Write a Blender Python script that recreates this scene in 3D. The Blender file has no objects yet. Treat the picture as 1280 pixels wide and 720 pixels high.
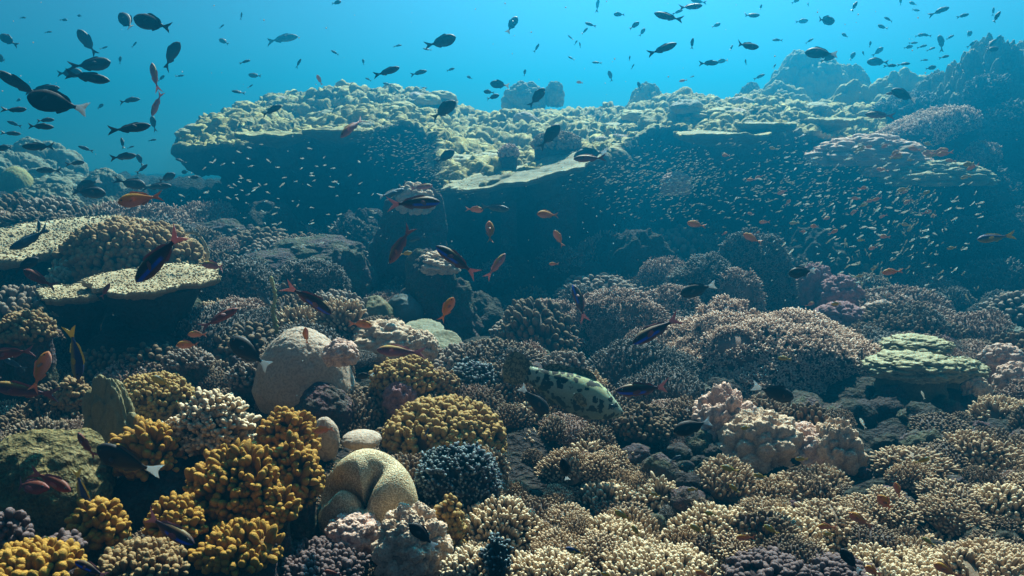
import bpy, math, random
import numpy as np
from mathutils import Vector, Matrix
R = math.radians
scene = bpy.context.scene
COL = scene.collection

# ------------------------------------------------------------------ camera, light, water
F, HZ, CAMZ = 865.0, 190.0, 1.5
PITCH = math.atan((360.0 - HZ) / F)
cam_d = bpy.data.cameras.new("camera"); cam = bpy.data.objects.new("camera", cam_d); COL.objects.link(cam)
cam_d.sensor_width = 36.0; cam_d.lens = 36.0 * F / 1280.0
cam_d.clip_start = 0.02; cam_d.clip_end = 400.0
cam.location = (0, 0, CAMZ); cam.rotation_euler = (R(90) - PITCH, 0, 0)
scene.camera = cam

SUN_EL, SUN_AZ = 49.0, 13.0            # the sun stands beyond the reef, high and a little to the right
world = bpy.data.worlds.new("World"); scene.world = world; world.use_nodes = True
wn = world.node_tree.nodes; bg = wn["Background"]
sky = wn.new("ShaderNodeTexSky"); sky.sky_type = 'NISHITA'; sky.sun_disc = False
sky.sun_elevation = R(SUN_EL); sky.sun_rotation = R(SUN_AZ); sky.air_density = 0.1; sky.dust_density = 0.9; sky.ozone_density = 2.0
world.node_tree.links.new(sky.outputs[0], bg.inputs[0]); bg.inputs[1].default_value = 0.05
WATER_COL, WATER_ABS, WATER_DENS, WATER_G = (0.008, 0.40, 0.83), (0.0, 0.14, 0.42), 0.066, 0.80
sun_d = bpy.data.lights.new("sun", 'SUN'); sun_d.energy = 5.0; sun_d.angle = R(0.6); sun_d.color = (1.0, 0.94, 0.85)
sun = bpy.data.objects.new("sun", sun_d); COL.objects.link(sun)
sv = Vector((math.sin(R(SUN_AZ)) * math.cos(R(SUN_EL)), math.cos(R(SUN_AZ)) * math.cos(R(SUN_EL)), math.sin(R(SUN_EL))))
sun.rotation_euler = sv.to_track_quat('Z', 'Y').to_euler(); sun.location = (4, 10, 20)
vs = scene.view_settings
vs.view_transform = 'Standard'; vs.look = 'None'; vs.gamma = 1.0; vs.use_curve_mapping = False
vs.exposure = 1.62
scene.cycles.use_denoising = True
scene.cycles.max_bounces = 4; scene.cycles.diffuse_bounces = 1; scene.cycles.glossy_bounces = 1
scene.cycles.transmission_bounces = 2; scene.cycles.volume_bounces = 0; scene.cycles.transparent_max_bounces = 4

# ------------------------------------------------------------------ helpers
CAMR = cam.rotation_euler.to_matrix()
CR, CU, CF = CAMR @ Vector((1, 0, 0)), CAMR @ Vector((0, 1, 0)), CAMR @ Vector((0, 0, -1))
def P(px, py, d):
    """world point on the sight line of photo pixel (px, py), d metres out along Y"""
    v = CF * F + CR * (px - 640.0) + CU * (360.0 - py)
    v = v * (d / v.y)
    return np.array((v.x, v.y, v.z + CAMZ))

def _h(ix, iy, iz, seed):
    x = (ix.astype(np.int64) * 374761393 + iy.astype(np.int64) * 668265263 + iz.astype(np.int64) * 2147483647 + seed * 1274126177) & 0xffffffff
    x = ((x ^ (x >> 13)) * 1274126177) & 0xffffffff
    x = ((x ^ (x >> 16)) * 2246822519) & 0xffffffff
    return ((x ^ (x >> 15)) & 0xffffff) / float(0xffffff)
def vnoise(p, seed=0):
    i = np.floor(p).astype(np.int64); f = p - i; f = f * f * (3 - 2 * f)
    r = 0.0
    for dx in (0, 1):
        for dy in (0, 1):
            for dz in (0, 1):
                w = (f[:, 0] if dx else 1 - f[:, 0]) * (f[:, 1] if dy else 1 - f[:, 1]) * (f[:, 2] if dz else 1 - f[:, 2])
                r = r + w * _h(i[:, 0] + dx, i[:, 1] + dy, i[:, 2] + dz, seed)
    return r * 2 - 1
def fbm(p, octv=4, seed=0):
    r = 0.0; a = 1.0
    for k in range(octv):
        r = r + a * vnoise(p * (2.03 ** k), seed + k * 17); a *= 0.5
    return r / 1.6
def worley(p, seed=0):
    i = np.floor(p).astype(np.int64); best = np.full(len(p), 9.0)
    for dx in (-1, 0, 1):
        for dy in (-1, 0, 1):
            for dz in (-1, 0, 1):
                c = i + np.array((dx, dy, dz))
                q = np.stack([c[:, 0] + _h(c[:, 0], c[:, 1], c[:, 2], seed), c[:, 1] + _h(c[:, 0], c[:, 1], c[:, 2], seed + 1),
                              c[:, 2] + _h(c[:, 0], c[:, 1], c[:, 2], seed + 2)], 1)
                best = np.minimum(best, ((q - p) ** 2).sum(1))
    return np.sqrt(best)
def bumps(p, seed=0):
    """cauliflower lumps: 1 at a lump's top falling to 0 at its foot"""
    return np.clip(1 - (worley(p, seed) / .82) ** 2, 0, 1)
def lobes(p, seed=0):
    """rounded lumps with creases between: 1 at a lump's top, 0 in the creases"""
    w = worley(p, seed); return np.sqrt(np.clip(1 - (w / 0.95) ** 2, 0, 1))

class G:
    """collects vertices, faces and a 'tip' value per vertex for ONE mesh"""
    def __init__(s): s.v = []; s.q = []; s.t = []; s.a = []; s.n = 0
    def add(s, v, q=None, t=None, tip=None):
        v = np.asarray(v, float).reshape(-1, 3)
        if q is not None and len(q): s.q.append(np.asarray(q).reshape(-1, 4) + s.n)
        if t is not None and len(t): s.t.append(np.asarray(t).reshape(-1, 3) + s.n)
        s.v.append(v); s.a.append(np.zeros(len(v)) if tip is None else np.broadcast_to(np.asarray(tip, float), (len(v),)))
        s.n += len(v); return s
    def mesh(s, name, mat, smooth=True):
        v = np.concatenate(s.v); a = np.concatenate(s.a)
        q = np.concatenate(s.q) if s.q else np.zeros((0, 4), int); t = np.concatenate(s.t) if s.t else np.zeros((0, 3), int)
        me = bpy.data.meshes.new(name)
        me.vertices.add(len(v)); me.vertices.foreach_set("co", v.astype(np.float32).ravel())
        me.loops.add(q.size + t.size); me.polygons.add(len(q) + len(t))
        me.loops.foreach_set("vertex_index", np.concatenate([q.ravel(), t.ravel()]).astype(np.int32))
        me.polygons.foreach_set("loop_start", np.concatenate([np.arange(len(q)) * 4, q.size + np.arange(len(t)) * 3]).astype(np.int32))
        me.polygons.foreach_set("use_smooth", np.full(len(q) + len(t), smooth))
        me.update(calc_edges=True)
        at = me.attributes.new("tip", 'FLOAT', 'POINT'); at.data.foreach_set("value", a.astype(np.float32))
        if mat: me.materials.append(mat)
        return me

def link(name, me, parent=None, loc=None):
    o = bpy.data.objects.new(name, me); COL.objects.link(o)
    if parent: o.parent = parent
    if loc is not None: o.location = loc
    return o
def tag(o, label=None, cat=None, group=None, kind=None):
    for k, x in (("label", label), ("category", cat), ("group", group), ("kind", kind)):
        if x: o[k] = x
    return o
def grid_q(nu, nv, wrap=False):
    i = np.arange(nu if wrap else nu - 1); j = np.arange(nv - 1)
    I, J = np.meshgrid(i, j, indexing='ij'); I2 = (I + 1) % nu
    return np.stack([I * nv + J, I2 * nv + J, I2 * nv + J + 1, I * nv + J + 1], -1).reshape(-1, 4)
def grid_normals(p, wrap=False):
    """p: (nu, nv, 3)"""
    if wrap: du = np.roll(p, -1, 0) - np.roll(p, 1, 0)
    else: du = np.gradient(p, axis=0)
    dv = np.gradient(p, axis=1)
    n = np.cross(du, dv); l = np.linalg.norm(n, axis=-1, keepdims=True)
    return n / np.maximum(l, 1e-9)

# ------------------------------------------------------------------ materials
def mat_new(name):
    m = bpy.data.materials.new(name); m.use_nodes = True
    nt = m.node_tree; b = nt.nodes["Principled BSDF"]
    return m, nt, b
def N(nt, typ, **kw):
    n = nt.nodes.new(typ)
    for k, x in kw.items():
        if k in n.inputs: n.inputs[k].default_value = x
        else: setattr(n, k, x)
    return n
def mixc(nt, fac, a, b):
    n = nt.nodes.new("ShaderNodeMix"); n.data_type = 'RGBA'
    for sock, x in ((n.inputs[0], fac), (n.inputs[6], a), (n.inputs[7], b)):
        if isinstance(x, (int, float)): sock.default_value = x
        elif isinstance(x, tuple): sock.default_value = (*x, 1) if len(x) == 3 else x
        else: nt.links.new(x, sock)
    return n.outputs[2]
def ramp(nt, src, stops):
    r = nt.nodes.new("ShaderNodeValToRGB"); nt.links.new(src, r.inputs[0])
    e = r.color_ramp.elements
    while len(e) < len(stops): e.new(0.5)
    for el, (p, c) in zip(e, stops):
        el.position = p; el.color = (*c, 1) if isinstance(c, tuple) else (c, c, c, 1)
    return r.outputs[0]
def coral_mat(name, base, tip, alt=None, altscale=6.0, rough=0.75, tip0=0.35, tip1=1.0, bump=0.4, bscale=220.0, grain=0.3):
    """living coral: base colour low on a branch, paler growing tips, patches of a second tone, fine polyp bumps"""
    m, nt, b = mat_new(name); L = nt.links.new
    tc = N(nt, "ShaderNodeNewGeometry")
    at = N(nt, "ShaderNodeAttribute", attribute_name="tip")
    n1 = N(nt, "ShaderNodeTexNoise", Scale=altscale, Detail=3.0); L(tc.outputs["Position"], n1.inputs["Vector"])
    c = mixc(nt, ramp(nt, n1.outputs[0], [(0.4, 0.0), (0.62, 1.0)]), base, alt or tuple(x * 0.6 for x in base))
    c = mixc(nt, ramp(nt, at.outputs["Fac"], [(tip0, 0.0), (tip1, 1.0)]), c, tip)  # paler tips are real; base also darkened as painted shade in the gaps
    n2 = N(nt, "ShaderNodeTexNoise", Scale=bscale, Detail=2.0); L(tc.outputs["Position"], n2.inputs["Vector"])
    g = nt.nodes.new("ShaderNodeMix"); g.data_type = 'RGBA'; g.blend_type = 'MULTIPLY'; g.inputs[0].default_value = grain
    L(c, g.inputs[6]); L(ramp(nt, n2.outputs[0], [(0.3, 0.25), (0.6, 1.0)]), g.inputs[7]); L(g.outputs[2], b.inputs["Base Color"])
    b.inputs["Roughness"].default_value = rough; b.inputs["Specular IOR Level"].default_value = 0.2
    if bump:
        bp = N(nt, "ShaderNodeBump", Strength=bump, Distance=0.004); L(n2.outputs[0], bp.inputs["Height"]); L(bp.outputs[0], b.inputs["Normal"])
    return m
def rock_mat(name, cols, scale=3.0, fine=40.0, bump=0.6, dist=0.03):
    """encrusted rock: patches of algae, pink crust and bare stone"""
    m, nt, b = mat_new(name); L = nt.links.new
    tc = N(nt, "ShaderNodeNewGeometry")
    n1 = N(nt, "ShaderNodeTexNoise", Scale=scale, Detail=6.0, Roughness=0.65); L(tc.outputs["Position"], n1.inputs["Vector"])
    k = len(cols); c = ramp(nt, n1.outputs[0], [(0.3 + 0.4 * i / (k - 1), cols[i]) for i in range(k)])
    n2 = N(nt, "ShaderNodeTexVoronoi", Scale=fine); L(tc.outputs["Position"], n2.inputs["Vector"])
    n3 = N(nt, "ShaderNodeTexNoise", Scale=fine * 2.3, Detail=4.0); L(tc.outputs["Position"], n3.inputs["Vector"])
    g = nt.nodes.new("ShaderNodeMix"); g.data_type = 'RGBA'; g.blend_type = 'MULTIPLY'; g.inputs[0].default_value = 0.7
    L(c, g.inputs[6]); L(ramp(nt, n3.outputs[0], [(0.32, 0.35), (0.65, 1.0)]), g.inputs[7]); L(g.outputs[2], b.inputs["Base Color"])
    b.inputs["Roughness"].default_value = 0.9; b.inputs["Specular IOR Level"].default_value = 0.15
    ad = N(nt, "ShaderNodeMath", operation='ADD'); L(n2.outputs["Distance"], ad.inputs[0]); L(n3.outputs[0], ad.inputs[1])
    bp = N(nt, "ShaderNodeBump", Strength=bump, Distance=dist); L(ad.outputs[0], bp.inputs["Height"]); L(bp.outputs[0], b.inputs["Normal"])
    return m
def meander_mat(name, ridge, groove, scale):
    """brain coral: winding ridges and grooves"""
    m, nt, b = mat_new(name); L = nt.links.new
    tc = N(nt, "ShaderNodeNewGeometry")
    n0 = N(nt, "ShaderNodeTexNoise", Scale=scale * 0.55, Detail=1.0); L(tc.outputs["Position"], n0.inputs["Vector"])
    mu = N(nt, "ShaderNodeMath", operation='MULTIPLY'); mu.inputs[1].default_value = 26.0; L(n0.outputs[0], mu.inputs[0])
    sn = N(nt, "ShaderNodeMath", operation='SINE'); L(mu.outputs[0], sn.inputs[0])
    f = ramp(nt, sn.outputs[0], [(0.0, 0.0), (0.75, 1.0)])
    L(mixc(nt, f, groove, ridge), b.inputs["Base Color"])
    bp = N(nt, "ShaderNodeBump", Strength=0.45, Distance=0.003); L(sn.outputs[0], bp.inputs["Height"]); L(bp.outputs[0], b.inputs["Normal"])
    b.inputs["Roughness"].default_value = 0.7; b.inputs["Specular IOR Level"].default_value = 0.25
    return m

M = dict(
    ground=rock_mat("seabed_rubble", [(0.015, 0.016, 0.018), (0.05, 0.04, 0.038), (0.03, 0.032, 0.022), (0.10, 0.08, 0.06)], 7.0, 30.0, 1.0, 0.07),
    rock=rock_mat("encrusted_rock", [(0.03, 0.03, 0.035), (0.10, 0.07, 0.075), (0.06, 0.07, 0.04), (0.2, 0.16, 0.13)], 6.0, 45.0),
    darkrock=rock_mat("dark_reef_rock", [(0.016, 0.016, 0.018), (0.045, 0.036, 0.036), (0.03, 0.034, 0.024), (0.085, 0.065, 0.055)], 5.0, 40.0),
    oliverock=rock_mat("olive_boulder", [(0.10, 0.08, 0.03), (0.28, 0.215, 0.085), (0.16, 0.13, 0.055), (0.34, 0.27, 0.13)], 8.0, 45.0, 0.9, 0.03),
    yellow=coral_mat("yellow_lobed_coral", (0.20, 0.09, 0.012), (0.50, 0.265, 0.038), (0.24, 0.13, 0.02), 9.0, 0.7, 0.25, 1.0, 0.7, 420, 0.4),
    ochre=coral_mat("ochre_knob_coral", (0.16, 0.08, 0.022), (0.50, 0.32, 0.10), (0.15, 0.09, 0.04), 9.0, 0.7, 0.25, 1.0, 0.7, 420, 0.4),
    brownknob=coral_mat("brown_knob_coral", (0.13, 0.07, 0.032), (0.36, 0.23, 0.10), (0.16, 0.09, 0.05), 6.0),
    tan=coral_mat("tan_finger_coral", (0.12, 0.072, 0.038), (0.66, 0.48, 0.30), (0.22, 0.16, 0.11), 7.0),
    tan_shade=coral_mat('shade_toned_finger_coral', (0.06, 0.04, 0.03), (0.30, 0.21, 0.135), (0.07, 0.05, 0.045), 7.0),  # darker copy of the tan finger coral: shade between colonies put into colour
    knob_shade=coral_mat('shade_toned_knob_coral', (0.06, 0.038, 0.025), (0.2, 0.13, 0.07), (0.05, 0.035, 0.035), 7.0),  # brown knob coral darkened for fillers, with the gaps' shade in its colour
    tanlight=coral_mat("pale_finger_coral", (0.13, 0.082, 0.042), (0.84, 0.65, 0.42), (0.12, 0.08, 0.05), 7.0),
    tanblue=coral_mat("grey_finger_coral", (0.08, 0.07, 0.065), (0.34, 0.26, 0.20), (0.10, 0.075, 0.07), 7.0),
    brush=coral_mat("mauve_thicket_coral", (0.14, 0.085, 0.07), (0.5, 0.36, 0.29), (0.22, 0.14, 0.1), 2.5),
    brushtan=coral_mat("tan_thicket_coral", (0.19, 0.11, 0.08), (0.92, 0.68, 0.52), (0.2, 0.13, 0.11), 2.5),
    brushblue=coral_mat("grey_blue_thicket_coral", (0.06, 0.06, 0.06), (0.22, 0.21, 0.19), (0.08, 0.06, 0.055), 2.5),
    bluerim=coral_mat("pale_rimmed_branch_coral", (0.022, 0.03, 0.036), (0.21, 0.29, 0.30), (0.04, 0.04, 0.06), 6.0, 0.6, 0.72, 1.0, 0.2),
    soft=coral_mat("beige_soft_coral", (0.32, 0.205, 0.135), (0.70, 0.52, 0.37), (0.34, 0.21, 0.15), 9.0, 0.85, 0.2, 1.0, 0.9, 170, 0.5),
    softpink=coral_mat("pinkish_soft_coral", (0.36, 0.21, 0.165), (0.72, 0.50, 0.40), (0.30, 0.17, 0.16), 9.0, 0.85, 0.2, 1.0, 0.9, 170, 0.5),
    softpurple=coral_mat("plum_soft_coral", (0.17, 0.08, 0.10), (0.36, 0.2, 0.21), (0.14, 0.07, 0.1), 9.0, 0.85, 0.2, 1.0, 0.9, 170, 0.5),
    purple=coral_mat("purple_knob_coral", (0.04, 0.026, 0.03), (0.17, 0.115, 0.11), (0.09, 0.06, 0.06), 9.0),
    dome=coral_mat("sandy_massive_coral", (0.34, 0.245, 0.18), (0.48, 0.37, 0.28), (0.40, 0.29, 0.22), 4.0, 0.8, 0.2, 1.0, 0.9, 120, 0.45),
    olive=coral_mat("olive_lobe_coral", (0.14, 0.12, 0.055), (0.28, 0.245, 0.13), (0.12, 0.12, 0.06), 9.0, 0.7, 0.3, 1.0, 0.4, 200, 0.3),
    plate=coral_mat("pale_plate_coral", (0.13, 0.125, 0.065), (0.42, 0.39, 0.23), (0.10, 0.10, 0.06), 14.0, 0.75, 0.2, 1.0, 0.6, 90, 0.5),
    table=coral_mat("table_coral_top", (0.24, 0.18, 0.10), (0.56, 0.46, 0.28), (0.30, 0.22, 0.12), 9.0, 0.8, 0.1, 1.0, 0.9, 110, 0.5),
    disc=coral_mat("smooth_olive_plate", (0.16, 0.16, 0.09), (0.24, 0.23, 0.14), (0.13, 0.14, 0.09), 6.0, 0.7, 0.2, 1.0, 0.5, 70, 0.3),
    teal=coral_mat("teal_plate_coral", (0.05, 0.06, 0.055), (0.16, 0.18, 0.14), (0.1, 0.14, 0.14), 6.0),
    mint=coral_mat("mint_knob_coral", (0.14, 0.18, 0.11), (0.45, 0.52, 0.36), (0.12, 0.15, 0.1), 8.0),
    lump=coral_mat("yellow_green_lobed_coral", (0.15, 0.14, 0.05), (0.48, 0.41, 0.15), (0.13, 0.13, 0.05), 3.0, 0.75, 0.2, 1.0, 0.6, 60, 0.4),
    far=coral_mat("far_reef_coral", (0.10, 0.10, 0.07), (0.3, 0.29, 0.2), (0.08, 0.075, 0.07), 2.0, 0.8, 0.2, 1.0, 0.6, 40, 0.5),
    rubble=rock_mat('plum_rubble', [(0.05, 0.03, 0.04), (0.14, 0.08, 0.09), (0.07, 0.06, 0.05), (0.2, 0.15, 0.14)], 9.0, 60.0),
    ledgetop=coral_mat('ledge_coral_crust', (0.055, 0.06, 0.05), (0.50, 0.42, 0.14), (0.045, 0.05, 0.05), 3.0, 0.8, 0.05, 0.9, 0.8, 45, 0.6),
    brain=meander_mat("brain_coral_ridges", (0.70, 0.57, 0.36), (0.38, 0.29, 0.16), 190.0),
    whip=coral_mat("green_whip_coral", (0.2, 0.22, 0.08), (0.4, 0.42, 0.2), None, 20.0),
    wire=coral_mat("cream_wire_coral", (0.45, 0.4, 0.28), (0.5, 0.45, 0.3), None, 20.0),
)

# ------------------------------------------------------------------ seabed
GP = [(0, 720, 1.5, .34), (400, 720, 1.7, .3), (640, 740, 1.8, .28), (900, 740, 1.8, .28), (1280, 740, 1.8, .3), (-300, 720, 1.5, .35), (1600, 740, 1.8, .3),
      (60, 600, 2.3, .36), (300, 600, 2.4, .34), (640, 600, 2.8, .3), (900, 600, 2.8, .26), (1200, 600, 2.8, .27),
      (60, 480, 3.2, .46), (300, 480, 3.4, .42), (640, 450, 4.0, .25), (900, 450, 4.0, .22), (1200, 450, 4.0, .24),
      (0, 380, 4.4, .62), (150, 380, 4.4, .58), (330, 380, 4.6, .42), (600, 400, 5.0, .2), (900, 400, 5.0, .2), (1200, 400, 5.2, .14),
      (60, 300, 6.5, .75), (250, 300, 6.5, .55), (420, 320, 6.8, .35), (640, 350, 7.5, .15), (1000, 350, 7.5, .1), (1240, 380, 7.5, .0),
      (60, 250, 9.0, .85), (200, 255, 9.0, .85), (350, 280, 9.5, .6), (800, 300, 10, .2), (1280, 300, 10, .1),
      (60, 220, 12, 1.05), (210, 235, 12, .85), (640, 250, 13, .3), (1280, 250, 13, .3), (60, 220, 20, .6), (640, 220, 20, .2), (1280, 220, 20, .2),
      (60, 220, 40, .0), (640, 220, 40, .0), (1280, 220, 40, .0)]
_ga = np.array([math.atan((g[0] - 640) / F) for g in GP]); _gl = np.array([math.log(g[2]) for g in GP]); _gz = np.array([g[3] for g in GP])
def ground_z(x, y, rough=True):
    x = np.atleast_1d(np.asarray(x, float)); y = np.atleast_1d(np.asarray(y, float))
    yy = np.maximum(y, 0.9); a = np.arctan2(x, yy); l = np.log(yy)
    w = 1.0 / ((((a[:, None] - _ga) / 0.22) ** 2 + ((l[:, None] - _gl) / 0.28) ** 2) ** 1.6 + 0.02)
    z = (w * _gz).sum(1) / w.sum(1)
    if rough:
        p = np.stack([x, y, np.zeros_like(x)], 1)
        amp = np.clip(y / 5.0, 0.35, 1.3)
        z = z + amp * (0.10 * fbm(p * 0.9, 3, 5) + 0.17 * bumps(p * 1.9, 9) + 0.11 * bumps(p * 4.6, 11) + 0.05 * bumps(p * 11.0, 12) + 0.02 * fbm(p * 9.0, 3, 7) - 0.16)
    return z
def gz(x, y): return float(ground_z(x, y)[0])
ny_, nx_ = 460, 420
rows = np.concatenate([np.linspace(-2.5, 0.9, 14)[:-1], np.geomspace(0.9, 45.0, ny_ - 13)])
s = np.linspace(-1, 1, nx_)
Y, S = np.meshgrid(rows, s, indexing='ij'); X = S * (1.05 * np.maximum(Y, 0) + 2.2)
Z = ground_z(X.ravel(), Y.ravel()).reshape(X.shape)
g = G(); g.add(np.stack([X, Y, Z], -1).reshape(-1, 3), grid_q(ny_, nx_)[:, ::-1])
tag(link("seabed", g.mesh("seabed", M['ground'])), kind='structure')

# ------------------------------------------------------------------ the big overhanging reef ledge
def resample(pts, n):
    pts = np.asarray(pts, float); t = np.linspace(0, len(pts) - 1, n); i = np.minimum(t.astype(int), len(pts) - 2); f = (t - i)[:, None]
    p0 = pts[np.maximum(i - 1, 0)]; p1 = pts[i]; p2 = pts[i + 1]; p3 = pts[np.minimum(i + 2, len(pts) - 1)]
    return 0.5 * (2 * p1 + (p2 - p0) * f + (2 * p0 - 5 * p1 + 4 * p2 - p3) * f * f + (3 * p1 - p0 - 3 * p2 + p3) * f ** 3)
def make_ledge(name, lip, nu, nvt, mat, label, cat, undercut=1.0, bottom=None, lobe=0.16, seed=3):
    """lip: (px, py, d, back px, back py, back d). Top runs from the back line to the lip, then under the lip and down to the floor."""
    Lp = np.array([P(*c[:3]) for c in lip]); Bp = np.array([P(*c[3:6]) for c in lip])
    L_ = resample(Lp, nu); B_ = resample(Bp, nu)
    wob = (fbm(L_ * 2.2, 3, seed) + .45 * fbm(L_ * 8, 3, seed + 2))[:, None]
    inw = B_ - L_; inw[:, 2] = 0; inw /= np.linalg.norm(inw, axis=1, keepdims=True)
    L_ = L_ + inw * wob * 0.22 + np.array((0, 0, 1)) * fbm(L_ * 3.1, 4, seed + 9)[:, None] * 0.10
    v = np.linspace(0, 1, nvt) ** 0.8
    top = B_[:, None] * (1 - v)[None, :, None] + L_[:, None] * v[None, :, None]
    B_[:, 2] += 0.11 * fbm(B_ * 1.3, 3, seed + 21)
    top = B_[:, None] * (1 - v)[None, :, None] + L_[:, None] * v[None, :, None]
    top[..., 2] += 0.12 * np.sin(np.pi * v)[None]
    tf = top.reshape(-1, 3); kk = (fbm(tf * np.array((.75, 1.0, .3)), 3, seed + 40) * 4.0).reshape(top.shape[:2]); fr_ = kk - np.floor(kk)
    top[..., 2] += 0.09 * (np.floor(kk) + np.clip((fr_ - .86) / .14, 0, 1)) * np.clip((1 - v) * 6, 0, 1)[None] - (.02 + .20 * (1 - v) ** .6)[None]
    gzl = ground_z(L_[:, 0], L_[:, 1], False) - 0.25
    und = []
    prof = resample([(0, 0), (-.01, -.05), (.05, -.11), (.25, -.2), (.5, -.35), (.66, -.6), (.72, -.8), (.66, -.95), (.5, -1.0)], 70)[1:]
    hgt = (L_[:, 2] - gzl)
    vary = 1.0 + 0.5 * fbm(L_ * 1.3, 2, seed + 4)
    for (a, b) in prof:
        q = L_ + inw * (a * undercut * vary * 1.5)[:, None]
        q[:, 2] = L_[:, 2] + (b if b > -.13 else -.11 + (b + .11) / .89 * (hgt - .11))
        und.append(q)
    p = np.concatenate([top, np.stack(und, 1)], 1)
    n = grid_normals(p); flat = p.reshape(-1, 3)
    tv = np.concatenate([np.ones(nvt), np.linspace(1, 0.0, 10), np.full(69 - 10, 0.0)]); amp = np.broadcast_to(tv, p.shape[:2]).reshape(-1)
    up = np.sign((n[:, :nvt, 2]).mean()); n = n * (up if up else 1)
    warp = flat + 0.12 * np.stack([fbm(flat * 2, 2, 31), fbm(flat * 2, 2, 32), fbm(flat * 2, 2, 33)], 1)
    big = lobes(warp * np.array((1.5, 1.5, 1.5)), seed); mid = bumps(warp * 5.5, seed + 5); sm = bumps(flat * 13.0, seed + 8)
    mask = np.clip(0.55 + 1.2 * fbm(flat * 0.8, 2, seed + 14), 0.1, 1.2)
    jj = np.arange(p.shape[1]); lipd = np.broadcast_to(1 - .8 * np.exp(-((jj - nvt) / 14.0) ** 2), p.shape[:2]).reshape(-1)
    dsp = amp * (lipd * lobe * 0.9 * (big - .5) * mask + (.35 + .65 * lipd) * lobe * 0.52 * (mid - .4) + lobe * 0.5 * (sm - .4)) + 0.18 * (1 - amp) * (fbm(flat * 1.6, 4, seed + 2)) + (1 - amp) * (0.16 * (bumps(warp * 1.7, seed + 3) - .3) + 0.10 * (bumps(warp * 4.5, seed + 4) - .3) + .04 * bumps(flat * 11, seed + 6))
    dsp *= np.broadcast_to(np.concatenate([np.linspace(.2, 1, 6), np.ones(p.shape[1] - 6)]), p.shape[:2]).reshape(-1)
    flat = flat + n.reshape(-1, 3) * dsp[:, None]
    tipv = np.clip(amp * (0.2 + 0.55 * (mid + sm * .4)), 0, 1)  # face under the lip drops to the dark base: shade painted into colour
    # back skirt so that the mass is closed behind
    p2 = flat.reshape(p.shape); bk = p2[:, :1].copy(); bk = np.concatenate([bk + np.array((0, 2.5, -4.0)), bk + np.array((0, .6, -.5))], 1)
    p3 = np.concatenate([bk, p2], 1); tv3 = np.concatenate([np.zeros((nu, 2)), tipv.reshape(p.shape[:2])], 1)
    q = grid_q(nu, p3.shape[1])
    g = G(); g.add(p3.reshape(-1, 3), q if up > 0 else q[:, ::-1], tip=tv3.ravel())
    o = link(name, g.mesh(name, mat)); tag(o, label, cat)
    return o, p2[:, :nvt]
LIP = [(330, 126, 13.0, 420, 118, 13.2), (262, 152, 11.5, 400, 117, 13.0), (232, 170, 9.8, 390, 116, 12.8), (228, 180, 8.8, 385, 114, 12.4), (262, 178, 8.1, 390, 113, 12.2),
       (320, 172, 7.8, 405, 112, 12), (380, 166, 7.7, 425, 112, 12), (440, 166, 7.6, 450, 113, 12), (485, 156, 7.9, 480, 116, 12), (520, 152, 8.2, 510, 117, 12),
       (545, 172, 7.7, 530, 118, 12), (556, 205, 6.9, 545, 119, 12), (568, 238, 6.2, 560, 119, 12), (610, 229, 6.1, 600, 120, 12), (655, 218, 6.3, 640, 117, 12), (705, 207, 6.5, 680, 113, 12), (745, 196, 6.8, 720, 117, 12),
       (770, 180, 7.4, 745, 120, 12), (800, 166, 8.0, 780, 119, 12), (840, 156, 8.1, 810, 121, 12), (880, 165, 7.7, 850, 116, 12), (925, 172, 7.4, 890, 118, 12), (960, 168, 7.5, 930, 119, 12),
       (1000, 164, 7.7, 970, 122, 12), (1045, 166, 8.0, 1010, 124, 12), (1090, 180, 8.2, 1060, 126, 12), (1140, 196, 8.3, 1100, 120, 12), (1230, 214, 8.4, 1180, 118, 12.4)]
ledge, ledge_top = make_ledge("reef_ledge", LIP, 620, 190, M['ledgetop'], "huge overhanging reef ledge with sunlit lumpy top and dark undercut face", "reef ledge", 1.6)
# ------------------------------------------------------------------ coral builders
DENS = 0.78
rng = np.random.default_rng(7)
def ring_template(seg, hs, rs, bend=0.0):
    """a short branch: rings of vertices closed by a rounded tip; returns verts, quads, tris, tip"""
    an = np.linspace(0, 2 * np.pi, seg, endpoint=False); v = []; tp = []
    for h, r in zip(hs, rs):
        v += [(r * math.cos(a) + bend * h * h, r * math.sin(a), h) for a in an]; tp += [h] * seg
    v.append((bend, 0, 1.0)); tp.append(1.0)
    q = [(k * seg + i, k * seg + (i + 1) % seg, (k + 1) * seg + (i + 1) % seg, (k + 1) * seg + i) for k in range(len(hs) - 1) for i in range(seg)]
    b = (len(hs) - 1) * seg
    t = [(b + i, b + (i + 1) % seg, len(v) - 1) for i in range(seg)]
    return np.array(v, float), np.array(q), np.array(t), np.array(tp, float)
T_FINGER = [ring_template(6, [0, .4, .78, .94], [1.0, .95, .8, .5], b) for b in (-.25, 0, .3)]
T_KNOB = [ring_template(8, [0, .3, .58, .8, .95], [.7, .88, 1.0, .85, .45], b) for b in (-.15, 0, .2)]
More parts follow.
